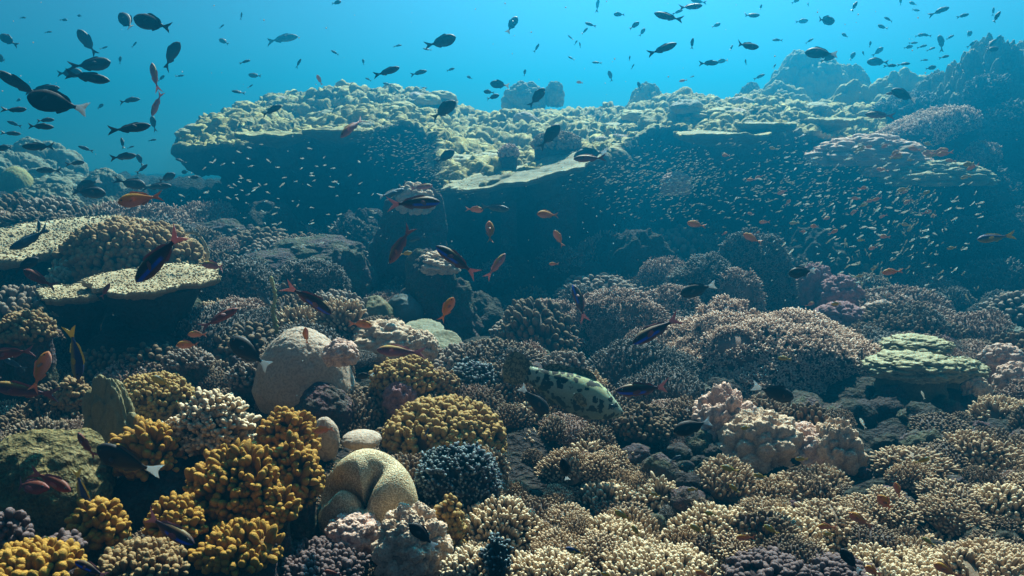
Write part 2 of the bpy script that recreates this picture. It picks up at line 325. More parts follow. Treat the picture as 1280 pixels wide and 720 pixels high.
def forked(seg=4, n=3, seed=0):
    r = random.Random(seed); V = []; Q = []; T = []; A = []; n0 = 0
    def part(base, d, l, rad, a0, a1):
        nonlocal n0
        v, q, t, tp = ring_template(seg, [0, .55, .92], [1, .85, .6])
        d = Vector(d).normalized(); m = np.array(d.to_track_quat('Z', 'Y').to_matrix())
        w = (v * np.array((rad, rad, l))) @ m.T + np.array(base)
        V.append(w); Q.append(q + n0); T.append(t + n0); A.append(a0 + (a1 - a0) * tp); n0 += len(w)
    part((0, 0, 0), (0, 0, 1), .62, 1.0, 0, .6)
    for k in range(n):
        a = 2 * math.pi * k / n + r.uniform(-.4, .4)
        part((0, 0, .42 + .12 * r.random()), (math.cos(a) * .75, math.sin(a) * .75, .8), .5 + .1 * r.random(), .7, .45, 1.0)
    V = np.concatenate(V)
    return V, np.concatenate(Q), np.concatenate(T), np.clip(np.concatenate(A), 0, 1)
T_FORK = [forked(4, 3, k) for k in range(4)]
T_FORK5 = [forked(5, 4, 10 + k) for k in range(3)]

def scatter(g, temps, pos, dirs, rad, length, rng, xyscale=True):
    """copies of small branch templates joined into the colony's one mesh; template xy scaled by rad, z by length"""
    n = len(pos); which = rng.integers(0, len(temps), n)
    z = dirs / np.maximum(np.linalg.norm(dirs, axis=1, keepdims=True), 1e-9)
    ref = rng.normal(size=(n, 3)); x = np.cross(ref, z); x /= np.maximum(np.linalg.norm(x, axis=1, keepdims=True), 1e-9); y = np.cross(z, x)
    rad = np.broadcast_to(rad, (n,)); length = np.broadcast_to(length, (n,))
    for k, (v, q, t, tp) in enumerate(temps):
        s_ = np.where(which == k)[0]
        if not len(s_): continue
        vs_ = (pos[s_, None] + v[None, :, 0, None] * (x[s_] * rad[s_, None])[:, None] + v[None, :, 1, None] * (y[s_] * rad[s_, None])[:, None]
               + v[None, :, 2, None] * (z[s_] * length[s_, None])[:, None])
        off = (np.arange(len(s_)) * len(v))[:, None, None]
        g.add(vs_.reshape(-1, 3), (q[None] + off).reshape(-1, 4), (t[None] + off).reshape(-1, 3), np.tile(tp, len(s_)))
def scatter_fork(g, temps, pos, dirs, size, rad, rng):
    """forked twigs: template radii are relative to rad, heights to size"""
    tt = []
    for v, q, t, tp in temps: tt.append((v, q, t, tp))
    n = len(pos); z = dirs / np.maximum(np.linalg.norm(dirs, axis=1, keepdims=True), 1e-9)
    scatter(g, tt, pos, z, rad, size, rng)
def fix_fork(temps, ratio):
    """give side twigs their real reach when xy is scaled by rad = size*ratio"""
    out = []
    for v, q, t, tp in temps: out.append((v, q, t, tp))
    return out
def forked_r(ratio, seg=4, n=3, seed=0):
    """forked twig in units of its own length, branch radius = ratio"""
    r = random.Random(seed); V = []; Q = []; T = []; A = []; n0 = 0
    def part(base, d, l, rad, a0, a1):
        nonlocal n0
        v, q, t, tp = ring_template(seg, [0, .55, .92], [1, .9, .6])
        m = np.array(Vector(d).normalized().to_track_quat('Z', 'Y').to_matrix())
        w = (v * np.array((rad, rad, l))) @ m.T + np.array(base)
        V.append(w); Q.append(q + n0); T.append(t + n0); A.append(a0 + (a1 - a0) * tp); n0 += len(w)
    part((0, 0, 0), (r.uniform(-.15, .15), r.uniform(-.15, .15), 1), .8, ratio, 0, .75)
    for k in range(n):
        a = 2 * math.pi * k / n + r.uniform(-.5, .5); h = r.uniform(.3, .6)
        part((0, 0, h), (math.cos(a) * .7, math.sin(a) * .7, .8), r.uniform(.38, .55), ratio * .8, h * .8, 1.0)
    return np.concatenate(V), np.concatenate(Q), np.concatenate(T), np.clip(np.concatenate(A), 0, 1)

def sphere_dirs(n, lo=-0.15, rng=rng):
    i = np.arange(n) + .5; zz = 1 - (1 - lo) * i / n; ph = i * 2.399963 + rng.uniform(0, 6.28)
    d = np.stack([np.sqrt(np.clip(1 - zz * zz, 0, 1)) * np.cos(ph), np.sqrt(np.clip(1 - zz * zz, 0, 1)) * np.sin(ph), zz], 1)
    d += rng.normal(0, 0.35 / math.sqrt(n), d.shape); return d / np.linalg.norm(d, axis=1, keepdims=True)
class Dome:
    """the lumpy mound a colony grows over"""
    def __init__(s, a, b, c, lump=0.2, freq=2.0, seed=1, tilt=0.0): s.r = np.array((a, b, c)); s.lump = lump; s.freq = freq; s.seed = seed; s.tilt = tilt
    def at(s, d, scale=1.0):
        k = 1 + s.lump * (1.6 * (lobes(d * s.freq + 3.7, s.seed) - .55) + .5 * fbm(d * s.freq * .7 + 9, 2, s.seed + 1))
        p = d * s.r * (k * scale)[:, None] if np.ndim(k) else d * s.r * k * scale
        if s.tilt: p = p + np.stack([0 * p[:, 0], 0 * p[:, 0], s.tilt * p[:, 0]], 1)
        return p
    def normal(s, d):
        e = 0.03; t1 = np.cross(d, np.array((.3, .9, .2))); t1 /= np.linalg.norm(t1, axis=1, keepdims=True); t2 = np.cross(d, t1)
        f = lambda q: s.at(q / np.linalg.norm(q, axis=1, keepdims=True))
        n = np.cross(f(d + e * t1) - f(d - e * t1), f(d + e * t2) - f(d - e * t2)); n /= np.maximum(np.linalg.norm(n, axis=1, keepdims=True), 1e-12)
        return n * np.sign((n * d / s.r).sum(1, keepdims=True))
def sph_grid(nu, nv, lo=-1.0):
    u = np.linspace(0, 2 * np.pi, nu, endpoint=False); th = np.linspace(0.002, math.acos(lo) if lo > -1 else np.pi - .002, nv)
    U, T = np.meshgrid(u, th, indexing='ij')
    return np.stack([np.sin(T) * np.cos(U), np.sin(T) * np.sin(U), np.cos(T)], -1)
def base_mesh(dm, down, mat, name="base", seed=2, widen=1.05):
    """dead reef rock under a colony, reaching down into the sea floor"""
    nu, nv = 40, 14; u = np.linspace(0, 2 * np.pi, nu, endpoint=False)
    d0 = np.stack([np.cos(u), np.sin(u), np.full(nu, -.02)], 1); rim = dm.at(d0 / np.linalg.norm(d0, axis=1, keepdims=True))
    p = np.zeros((nu, nv, 3))
    for j, t in enumerate(np.linspace(0, 1, nv)):
        k = .9 * (1 - t) ** .5 * 0 + (.92 - .12 * math.sin(math.pi * min(1, t * 1.2)) + (widen - .92) * t)
        p[:, j] = rim * k; p[:, j, 2] = .02 - t * down
    f = p.reshape(-1, 3); sc = float(dm.r[:2].mean())
    n = np.stack([np.tile(np.cos(u)[:, None], (1, nv)).ravel(), np.tile(np.sin(u)[:, None], (1, nv)).ravel(), np.zeros(nu * nv)], 1)
    f = f + n * (sc * (.18 * fbm(f / sc * 2.2, 3, seed) + .12 * lobes(f / sc * 4, seed)))[:, None]
    top = np.concatenate([f, [[0, 0, dm.r[2] * .3]]]); q = grid_q(nu, nv, True)
    t = [(((i + 1) % nu) * nv, i * nv, nu * nv) for i in range(nu)]
    g = G(); g.add(top, q, np.array(t), .2); return g.mesh(name, mat)
def box_dims(px, py, d, w, h, depth=0.8):
    """size in metres of something that fills w x h pixels round (px, py) at distance d, and where its foot centre stands"""
    a = w / 2 * d / F; b = a * depth; sl = math.sin(max(0.05, math.atan((py - HZ) / F)))
    c = max(h * d / F * 1.0 - b * sl * 0.9, 0.3 * min(a, h * d / F)); p = P(px, py + h / 2, d)
    p[2] += b * sl * .35
    return a, b, c, p
REG = []      # (x, y, radius) of the named colonies: keeps small rubble out of them
def root(name, loc, label, cat, group=None):
    o = bpy.data.objects.new(name, None); COL.objects.link(o); o.empty_display_size = .05; o.location = loc
    return tag(o, label, cat, group)
def finish_base(r, dm, p, mat=None, seed=2):
    down = max(0.06, p[2] - gz(p[0], p[1]) + .10)
    link("base", base_mesh(dm, down, mat or M['rock'], "base", seed), r)
    REG.append((p[0], p[1], float(dm.r[0]))); return down
def branch_colony(name, px, py, d, w, h, mat, label, cat, spacing, ln, rad, temps=None, lump=.22, freq=2.2, up=.35, depth=.8, lo=-.1, seed=1, part="branches", tilt=0, basemat=None, jit=.25):
    """mound covered with separate fingers / knobs / twigs; spacing, ln and rad in photo pixels"""
    a, b, c, p = box_dims(px, py, d, w, h, depth); k = d / F; r_ = np.random.default_rng(seed)
    L_ = ln * k; spacing *= DENS; dm = Dome(max(a - L_ * .6, a * .5), max(b - L_ * .6, b * .5), max(c - L_ * .6, c * .45), lump, freq, seed, tilt)
    ra, rb, rc = dm.r; area = 2 * np.pi * (((ra * rb) ** 1.6 + (ra * rc) ** 1.6 + (rb * rc) ** 1.6) / 3) ** (1 / 1.6) * (1 + .6 * lump)
    n = int(min(12000, max(14, area / (spacing * k) ** 2)))
    # even cover of the surface: over-sample the directions and keep them in proportion to the area each one stands for
    dd = sphere_dirs(n * 4, lo, r_); pp = dm.at(dd); nn = dm.normal(dd)
    wgt = np.prod(dm.r) * np.linalg.norm(dd / dm.r, axis=1); wgt /= wgt.mean(); keep = r_.random(len(dd)) < wgt / 2.0; keep &= (dd[:, 1] < .75) | (r_.random(len(dd)) < .5)
    keep &= (vnoise(pp / max(a, .02) * 3.7 + seed + 5, seed + 3) > -.62); dd, pp, nn = dd[keep], pp[keep], nn[keep]
    if len(dd) > 60:      # push near neighbours apart a little by dropping the closest ones
        key = {}; ok = []; cell = spacing * k * .55
        for i, q in enumerate(np.floor(pp / cell).astype(int)):
            t = tuple(q)
            if t not in key: key[t] = 1; ok.append(i)
        dd, pp, nn = dd[ok], pp[ok], nn[ok]
    dr = nn * (1 - up) + np.array((0, 0, up)) + r_.normal(0, jit * .5, nn.shape)
    n = len(pp); lv = L_ * r_.uniform(.7, 1.2, n) * (0.75 + 0.35 * np.clip(nn[:, 2] + .3, 0, 1)); vr = vnoise(pp / max(a, .02) * 3.1 + seed, seed); lv = lv * (1 + .3 * vr); rv = rad * k * r_.uniform(.7, 1.25, n) * (1 + .15 * vr)
    g = G()
    sg = sph_grid(36, 16, -.25); sp = dm.at(sg.reshape(-1, 3), .985); g.add(sp, grid_q(36, 16, True)[:, ::-1], None, 0.0)
    scatter(g, temps or T_FINGER, pp - dr * (L_ * .15), dr, rv if (temps is None or temps is T_FINGER or temps is T_KNOB) else lv, lv, r_)
    if part == 'knobs':      # uneven knobs
        q_ = 1.0 / (rad * k)
        for i_, vv in enumerate(g.v): g.v[i_] = vv + rad * k * .28 * np.stack([vnoise(vv * q_ * .75, 5), vnoise(vv * q_ * .75 + 40, 6), vnoise(vv * q_ * .75 + 80, 7)], 1)
    r = root(name, p, label, cat); link(part, g.mesh(part, mat), r); finish_base(r, dm, p, basemat, seed); return r
def lump_colony(name, px, py, d, w, h, mat, label, cat, amp=.22, freq=3.0, amp2=.06, freq2=9.0, depth=.85, seed=1, res=(120, 60), lo=-.55, base=True, part="lobes", basemat=None, extra=None, rmul=1.0):
    """a continuous lobed colony (soft coral, massive coral): displaced mound"""
    a, b, c, p = box_dims(px, py, d, w, h, depth)
    sg = sph_grid(res[0], res[1], lo).reshape(-1, 3); dm = Dome(a, b, c, 0, 1, seed)
    fz = (lambda q, k_: np.clip(1 - (worley(q, k_) / .92) ** 2, 0, 1) ** .9) if amp > .15 else lobes; o1 = fz(sg * freq + seed, seed); o2 = fz(sg * freq2 + seed, seed + 5)
    o3 = bumps(sg * freq2 * 2.6 + seed, seed + 7) if amp2 > .05 else 0 * o1
    kk = (1 - amp * .5) + amp * o1 + amp2 * o2 + amp2 * .5 * o3 + amp * .5 * fbm(sg * 1.5 + seed, 2, seed + 2)
    pt = sg * dm.r * kk[:, None] * rmul
    if extra is not None: pt = extra(sg, pt, dm)
    g = G(); g.add(pt, grid_q(res[0], res[1], True)[:, ::-1], None, np.clip(.1 + .45 * o1 + .4 * o2 + .25 * o3, 0, 1))
    r = root(name, p, label, cat); link(part, g.mesh(part, mat), r)
    if base: finish_base(r, dm, p, basemat or (mat if amp > .2 else None), seed)
    return r
def boulder(name, px, py, d, w, h, mat, label, cat="rock", seed=1, amp=.3, depth=.9, res=(110, 64), foot=.25):
    """one weathered rock: a single mesh"""
    a, b, c, p = box_dims(px, py, d, w, h, depth); zb = gz(p[0], p[1]) - .05
    sg = sph_grid(res[0], res[1], -1).reshape(-1, 3); kk = 1 + amp * fbm(sg * 1.6 + seed * 3.1, 4, seed) + amp * .3 * (lobes(sg * 4 + seed, seed) - .5) + amp * .12 * lobes(sg * 11, seed + 1)
    pt = sg * np.array((a, b, c)) * kk[:, None]; low = pt[:, 2] < 0; drop = max(.03, p[2] - zb)
    pt[low, 2] *= drop / c; pt[:, :2] *= (1 + foot * np.clip(-pt[:, 2] / drop + .35, 0, 1))[:, None]; g = G(); g.add(pt, grid_q(res[0], res[1], True)[:, ::-1], None, .3)
    o = link(name, g.mesh(name, mat), None, p); REG.append((p[0], p[1], a)); return tag(o, label, cat)
def table_coral(name, px, py, d, w, h, mat, label, cat="table coral", seed=1, thick=.03, stalk=True, tilt=(0, 0), depth=None, twig=6.0, twl=7.0, cup=.06, ragged=.22, stalkmat=None, stalk_h=None, fuzzy=True):
    """flat plate with a ragged rim of fine branchlets on a stalk"""
    k = d / F; a = w / 2 * k; sl = math.sin(max(.05, math.atan((py - HZ) / F))); b = depth if depth else h / 2 * k / sl
    b = min(b, a * 1.6); p = P(px, py, d); r_ = np.random.default_rng(seed); nu, nv = 150, 34
    u = np.linspace(0, 2 * np.pi, nu, endpoint=False); cu = np.stack([np.cos(u), np.sin(u), 0 * u], 1)
    rr = 1 + ragged * fbm(cu * 1.7 + seed, 4, seed) + ragged * .35 * fbm(cu * 9 + seed, 2, seed + 3)
    def pos(un, t): return None
    t = np.linspace(0.01, 1, nv); Pt = np.zeros((nu, nv, 3))
    Pt[..., 0] = (np.cos(u) * rr)[:, None] * t * a; Pt[..., 1] = (np.sin(u) * rr)[:, None] * t * b
    f = Pt.reshape(-1, 3) / a; hz_ = cup * a * (t ** 2)[None] + (a * .05 * fbm(f * 3 + seed, 3, seed + 1)).reshape(nu, nv) + (a * .03 * lobes(f * 8, seed)).reshape(nu, nv)
    Pt[..., 2] = hz_ + tilt[0] * Pt[..., 0] + tilt[1] * Pt[..., 1]
    under = Pt[:, ::-1].copy(); tt = t[::-1]
    under[..., 2] -= thick * (1 + 2.2 * (1 - tt[None]))
    under[:, 0, 2] += thick * .3
    Q = np.concatenate([Pt, under], 1); g = G()
    tipv = np.concatenate([np.tile(.35 + .65 * t ** 6, (nu, 1)), np.zeros((nu, nv))], 1)
    g.add(Q.reshape(-1, 3), grid_q(nu, 2 * nv, True), None, tipv.ravel())
    if fuzzy:
        n = int(min(5000, np.pi * a * b / (twig * k) ** 2)); ri = np.sqrt(r_.random(n)); ui = r_.integers(0, nu, n); vi = np.clip((ri * (nv - 1)).astype(int), 0, nv - 1)
        pp = Pt[ui, vi] + r_.normal(0, twig * k * .3, (n, 3)) * np.array((1, 1, 0)); dirs = np.stack([np.cos(u[ui]) * .5 * ri, np.sin(u[ui]) * .5 * ri, np.ones(n)], 1) + r_.normal(0, .2, (n, 3))
        scatter(g, T_FINGER, pp - np.array((0, 0, .004)), dirs, twig * k * .30, twl * k * r_.uniform(.6, 1.1, n), r_)
        ne = int(2 * np.pi * max(a, b) / (twig * k * .8)); ui = r_.integers(0, nu, ne); pe = Pt[ui, nv - 1]
        de = np.stack([np.cos(u[ui]), np.sin(u[ui]), r_.uniform(-.1, .5, ne)], 1); scatter(g, T_FINGER, pe - de * .01, de, twig * k * .28, twl * k * r_.uniform(.7, 1.6, ne), r_)
    r = root(name, p, label, cat); link("plate", g.mesh("plate", mat), r)
    if stalk:
        sh = stalk_h or max(.08, p[2] - gz(p[0], p[1] + .1) + .06); nu2, nv2 = 40, 18; u2 = np.linspace(0, 2 * np.pi, nu2, endpoint=False); s_ = np.zeros((nu2, nv2, 3))
        for j, t2 in enumerate(np.linspace(0, 1, nv2)):
            kx = .56 * (1 - t2) ** 2.2 + .28 + .12 * t2 ** 3
            s_[:, j, 0] = np.cos(u2) * kx * a * .92; s_[:, j, 1] = np.sin(u2) * kx * b * .92; s_[:, j, 2] = -thick * .9 - t2 * sh
        fs = s_.reshape(-1, 3); no = np.stack([np.tile(np.cos(u2)[:, None], (1, nv2)).ravel(), np.tile(np.sin(u2)[:, None], (1, nv2)).ravel(), np.zeros(nu2 * nv2)], 1)
        fs = fs + no * (a * (.1 * fbm(fs / a * 3, 3, seed) + .05 * lobes(fs / a * 6, seed)))[:, None]
        g2 = G(); g2.add(fs, grid_q(nu2, nv2, True), None, .2); link("stalk", g2.mesh("stalk", stalkmat or M['darkrock']), r)
    REG.append((p[0], p[1], a * .6)); return r
T_TWIG = [forked_r(.13, 4, 3, 20 + k) for k in range(4)]
T_TWIGTHICK = [forked_r(.17, 5, 2, 40 + k) for k in range(4)]
def thicket(name, px, py, d, w, h, mat, label, spacing=6, ln=11, lump=.2, freq=2.6, depth=.8, seed=1, tilt=0, lo=-.25, cat="thicket coral", temps=None, up=.25):
    return branch_colony(name, px, py, d, w, h, mat, label, cat, spacing, ln, 1.0, temps or T_TWIG, lump, freq, up, depth, lo, seed, "branches", tilt, M['darkrock'])
def finger(px, py, d, w, h, label, mat='tan', spacing=8, ln=15, rad=3.3, name="finger_coral", **kw):
    spacing, rad = spacing * .88, rad * .84
    return branch_colony(name, px, py, d, w, h, M[mat], label, "finger coral", spacing, ln, rad, T_FINGER, **kw)
def knobs(px, py, d, w, h, label, mat='yellow', spacing=13, ln=22, rad=6.2, name="lobed_coral", **kw):
    spacing, rad, ln = spacing * .76, rad * .74, ln * .86
    return branch_colony(name, px, py, d, w, h, M[mat], label, "lobed coral", spacing, ln, rad, T_KNOB, part="knobs", **kw)
def tube(pts, rad, seg=7, n=60, knob=0.0, seed=0):
    c = resample(pts, n); tg = np.gradient(c, axis=0); tg /= np.linalg.norm(tg, axis=1, keepdims=True)
    x = np.cross(tg, np.array((.2, 1, .1))); x /= np.linalg.norm(x, axis=1, keepdims=True); y = np.cross(tg, x); an = np.linspace(0, 2 * np.pi, seg, endpoint=False)
    rr = rad * (1 + knob * vnoise(np.arange(n)[:, None] * np.array((.9, 0, 0)), seed)); rr = np.concatenate([rr[:-2], [rr[-1] * .7, rr[-1] * .15]])
    p = c[:, None] + rr[:, None, None] * (np.cos(an)[None, :, None] * x[:, None] + np.sin(an)[None, :, None] * y[:, None])
    g = G(); g.add(p.reshape(-1, 3), grid_q(n, seg)[:, ::-1], None, np.repeat(np.linspace(0, 1, n), seg))
    q = [(i * seg + seg - 1, (i + 1) * seg + seg - 1, (i + 1) * seg, i * seg) for i in range(n - 1)]; g.q.append(np.array(q)); return g
# ------------------------------------------------------------------ far and middle reef
def zt_min(p, w, d): return p[2] - max(.9 * w * d / F, 0.35) if w < 80 else -9.0
def bommie(px, ptop, d, w, mat, label, seed, down=None, depth=.8, amp=.25, freq=2.6, res=(170, 80), hpx=None, cat="coral mound", name="coral_mound"):
    """a big coral-grown mound rising from the sea floor: one mesh, its lumps are its surface"""
    a = w / 2 * d / F; p = P(px, ptop, d); zt = p[2]; zb = max(gz(p[0], p[1]) - .3, zt_min(p, w, d)); H = min(zt - zb, 1.3 * a + .3) if d > 10.9 else zt - zb
    sg = sph_grid(res[0], res[1], -.2).reshape(-1, 3)
    o1 = lobes(sg * freq + seed, seed); o2 = lobes(sg * freq * 3 + seed, seed + 5); o3 = lobes(sg * freq * 8 + seed, seed + 6)
    k = 1 + amp * (o1 - .6) + amp * .6 * (o2 - .5) + amp * .28 * (o3 - .5) + amp * .7 * fbm(sg * 1.3 + seed, 3, seed + 2)
    pt = sg * np.array((a, a * depth, H)) * k[:, None]; 
    g = G(); g.add(pt, grid_q(res[0], res[1], True)[:, ::-1], None, np.clip(.1 + .5 * o1 * o2 + .3 * o3, 0, 1))
    o = link(name, g.mesh(name, mat), None, (p[0], p[1], zt - H)); return tag(o, label, cat)
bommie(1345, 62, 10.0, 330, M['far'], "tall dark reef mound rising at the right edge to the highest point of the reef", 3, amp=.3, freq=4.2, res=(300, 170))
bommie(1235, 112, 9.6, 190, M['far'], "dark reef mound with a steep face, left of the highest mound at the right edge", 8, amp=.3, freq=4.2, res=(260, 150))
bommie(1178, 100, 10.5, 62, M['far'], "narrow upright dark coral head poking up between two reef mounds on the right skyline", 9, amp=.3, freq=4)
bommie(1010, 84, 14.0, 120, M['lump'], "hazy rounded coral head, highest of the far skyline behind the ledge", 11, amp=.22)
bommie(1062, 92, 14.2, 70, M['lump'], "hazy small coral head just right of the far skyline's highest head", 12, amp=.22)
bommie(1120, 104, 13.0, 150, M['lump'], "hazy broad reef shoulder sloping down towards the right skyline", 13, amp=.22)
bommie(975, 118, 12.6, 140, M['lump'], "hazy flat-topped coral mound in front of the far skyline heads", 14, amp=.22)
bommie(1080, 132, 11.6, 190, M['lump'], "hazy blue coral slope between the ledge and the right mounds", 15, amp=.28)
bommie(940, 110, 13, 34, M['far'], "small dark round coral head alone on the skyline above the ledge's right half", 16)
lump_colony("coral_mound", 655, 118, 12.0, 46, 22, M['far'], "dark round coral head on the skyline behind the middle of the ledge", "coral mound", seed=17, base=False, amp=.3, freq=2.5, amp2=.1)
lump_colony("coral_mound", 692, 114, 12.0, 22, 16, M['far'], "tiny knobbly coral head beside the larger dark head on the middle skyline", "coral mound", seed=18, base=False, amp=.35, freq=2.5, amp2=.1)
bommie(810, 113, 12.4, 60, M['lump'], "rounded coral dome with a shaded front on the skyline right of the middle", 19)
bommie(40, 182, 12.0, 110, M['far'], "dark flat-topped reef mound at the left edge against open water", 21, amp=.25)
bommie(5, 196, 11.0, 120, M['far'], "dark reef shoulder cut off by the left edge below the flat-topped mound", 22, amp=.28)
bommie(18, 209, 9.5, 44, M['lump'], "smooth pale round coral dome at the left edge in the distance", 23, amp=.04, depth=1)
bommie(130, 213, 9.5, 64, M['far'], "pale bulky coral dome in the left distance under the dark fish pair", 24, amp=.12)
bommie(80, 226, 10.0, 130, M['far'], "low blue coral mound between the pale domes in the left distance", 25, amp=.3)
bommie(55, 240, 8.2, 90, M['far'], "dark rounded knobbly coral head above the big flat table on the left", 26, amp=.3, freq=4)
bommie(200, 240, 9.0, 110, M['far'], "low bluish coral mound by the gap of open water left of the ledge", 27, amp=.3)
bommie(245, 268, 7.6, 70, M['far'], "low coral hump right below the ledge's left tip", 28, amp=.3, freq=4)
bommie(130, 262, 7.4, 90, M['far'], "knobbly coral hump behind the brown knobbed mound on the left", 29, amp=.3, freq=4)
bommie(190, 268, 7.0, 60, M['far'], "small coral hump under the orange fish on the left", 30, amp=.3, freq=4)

r_ = np.random.default_rng(33)
for k, (px, py, d, w, h, lab) in enumerate([(1262, 150, 8.6, 70, 34, "bushy dark coral on the upper face of the right edge mound"), (1225, 235, 8.0, 80, 36, "bushy dark coral halfway down the right edge mound"), (1268, 290, 7.4, 90, 44, "bushy dark coral low on the right edge mound"), (1185, 290, 7.6, 80, 36, "dim bushy coral at the foot of the dark right wall"), (1100, 310, 7.2, 90, 40, "dim bushy coral at the wall foot behind the right fish school"), (1235, 345, 6.4, 80, 40, "dim bushy coral on the floor at the foot of the right mound"),
                                             (1130, 135, 9.6, 80, 26, "hazy bushy coral on the slope under the right skyline"), (1230, 110, 9.0, 50, 24, "hazy bushy coral on the skyline of the right mound")]):
    thicket("bushy_coral", px, py, d, w, h, M['brushblue'], lab, 6, 9, .35, 3.0, seed=400 + k, tilt=.2)
# plates and heads standing on the ledge: each a coral of its own
def on_ledge(name, px, py, d, w, h, mat, label, seed, **kw):
    return lump_colony(name, px, py, d, w, h, mat, label, "ledge coral", base=False, seed=seed, res=(70, 34), lo=-.4, **kw)
r_ = np.random.default_rng(21); tp = ledge_top; nu_, nv_ = tp.shape[:2]; LT = []
protos = []
for k in range(6):
    sg = sph_grid(56, 28, -.45).reshape(-1, 3); o1 = lobes(sg * 2.2 + k, 50 + k); o2 = lobes(sg * 5.5 + k, 60 + k)
    g = G(); g.add(sg * np.array((1, .85 + .1 * (k % 3), .55 + .12 * (k % 2))) * (.8 + .3 * o1 + .12 * o2 + .15 * fbm(sg * 2 + k, 2, k))[:, None], grid_q(56, 28, True)[:, ::-1], None, np.clip(.2 + .5 * o1 + .3 * o2, 0, 1))
    protos.append(g.mesh("lobed_head", [M['lump'], M['lump'], M['plate'], M['far'], M['lump'], M['dome']][k]))
cnt = 0
while cnt < 80:
    i = int(r_.integers(12, nu_ - 12)); j = int(nv_ * r_.uniform(.12, .97)); q = tp[i, j]
    if fbm(q[None] * .7, 2, 77)[0] < -.12: continue
    o = link("lumpy_coral", protos[int(r_.integers(0, 6))], None, q + np.array((0, 0, -.03))); sc = r_.uniform(.06, .18) * (1.4 if r_.random() < .15 else 1)
    o.scale = (sc * r_.uniform(.9, 1.4), sc, sc * r_.uniform(.7, 1.1)); o.rotation_euler = (r_.uniform(-.2, .2), r_.uniform(-.2, .2), r_.uniform(0, 6.28))
    tag(o, "small lumpy yellow-green coral head among many on the ledge's sunlit top", "coral head", "lumpy coral heads covering the ledge top"); cnt += 1
# plate corals jutting from the lip
for (px, py, d, w, h, lab) in [(955, 155, 7.35, 66, 26, "pale flat plate coral with a shaded underside jutting from the ledge's right part"), (900, 168, 7.2, 110, 20, "wide thin plate coral along the ledge lip right of the middle"),
                               (1035, 150, 8.3, 70, 16, "thin pale plate coral hanging over the gap at the ledge's right end"), (345, 168, 7.6, 90, 18, "plate coral with a bright rim on the ledge's left lip"), (425, 163, 7.4, 80, 14, "narrow bright-rimmed plate coral at the ledge lip above the pale fish school"),
                               ]:
    table_coral("plate_coral", px, py, d, w, h, M['lump'], lab, "plate coral", seed=int(px), thick=.05, stalk=False, depth=w / 2 * d / F * .75, tilt=(0, .08), cup=.02, ragged=.3, fuzzy=False)
table_coral("plate_coral", 655, 219, 6.15, 200, 40, M['plate'], "broad sunlit plate with a thin bright rim at the ledge's lowest, nearest corner", "plate coral", seed=655, thick=.035, stalk=False, depth=.36, tilt=(.21, .16), cup=.02, ragged=.3, fuzzy=False)
knobs(696, 176, 6.7, 60, 18, "tan knobby coral patch on the ledge's sunlit lower corner", 'brownknob', 5, 7, 2.4, lump=.1)
knobs(636, 188, 6.5, 26, 14, "small pinkish knobby coral at the left of the tan patch on the ledge", 'softpink', 4, 5, 2, lump=.1)
for (px, py, d, w, h, mt, lab) in [(1085, 186, 7.5, 120, 24, 'softpink', "pinkish-white lobed plate coral under the ledge's right end"), (1170, 214, 7.2, 110, 20, 'plate', "bright yellowish-white plate coral in front of the dark right mound"),
                                   (1125, 203, 7.35, 80, 20, 'softpink', "pale crumpled coral patch between the two bright plates on the right")]:
    lump_colony("lobed_plate_coral", px, py, d, w, h, M[mt], lab, "plate coral", amp=.35, freq=3.2, amp2=.12, freq2=7, seed=int(px), depth=.6, base=False, lo=-.35)
thicket("fringed_coral", 1150, 158, 8.3, 120, 30, M['brushtan'], "pale-fringed coral running down the near slope of the right mounds", 5, 7, seed=61, tilt=.35)
thicket("fringed_coral", 1215, 195, 7.9, 60, 26, M['brush'], "small fringed coral on the dark face of the right mound", 5, 7, seed=62, tilt=.4)
lump_colony("soft_coral", 845, 226, 6.95, 32, 16, M['softpink'], "faint pinkish soft coral tuft growing on the dark wall under the ledge", "soft coral", seed=63, amp=.4, freq=4, base=False)

# ------------------------------------------------------------------ middle ground
boulder("rock_pinnacle", 513, 270, 5.6, 70, 76, M['rock'], "pale-capped rock pinnacle standing in front of the dark wall under the ledge", "rock", 31, .5, foot=.9)
lump_colony("soft_coral", 518, 243, 5.45, 42, 22, M['soft'], "whitish lumpy coral capping the rock pinnacle under the ledge", "soft coral", seed=33, amp=.4, freq=3, base=False)
boulder("coral_boulder", 545, 356, 4.7, 92, 76, M['rock'], "rounded boulder topped with pale crust below the pinnacle", "rock", 34, .4, foot=.6)
lump_colony("soft_coral", 548, 323, 4.6, 52, 18, M['soft'], "pale crusty coral cap on the rounded boulder below the pinnacle", "soft coral", seed=35, amp=.4, freq=4, base=False)
boulder("coral_boulder", 440, 335, 5.0, 56, 44, M['rock'], "bluish pale-topped rock left of the rounded boulder", "rock", 36, .35)
boulder("coral_boulder", 468, 382, 4.3, 46, 28, M['olive'], "smooth greenish boulder behind the tan lumps in the middle", "rock", 37, .15)
boulder("coral_boulder", 505, 378, 4.4, 44, 26, M['teal'], "blue-grey boulder beside the smooth greenish one", "rock", 38, .15)
boulder("teal_rock", 398, 306, 5.6, 96, 24, M['rock'], "flat-topped blue-grey rock under the left pale fish school", "rock", 43, .4)
boulder("teal_rock", 345, 320, 5.3, 70, 18, M['rock'], "narrow blue-grey rock left of the flat-topped one", "rock", 43, .4)
boulder("teal_rock", 272, 285, 6.4, 66, 22, M['rock'], "dim blue-grey rock just under the ledge's left end", "rock", 42, .4)
table_coral("plate_coral", 527, 412, 4.0, 54, 14, M['disc'], "small pale-green plate above the larger olive disc in the middle", "plate coral", seed=44, thick=.05, cup=.0, fuzzy=False, stalk_h=.3, depth=.16, ragged=.12, tilt=(0, .15))
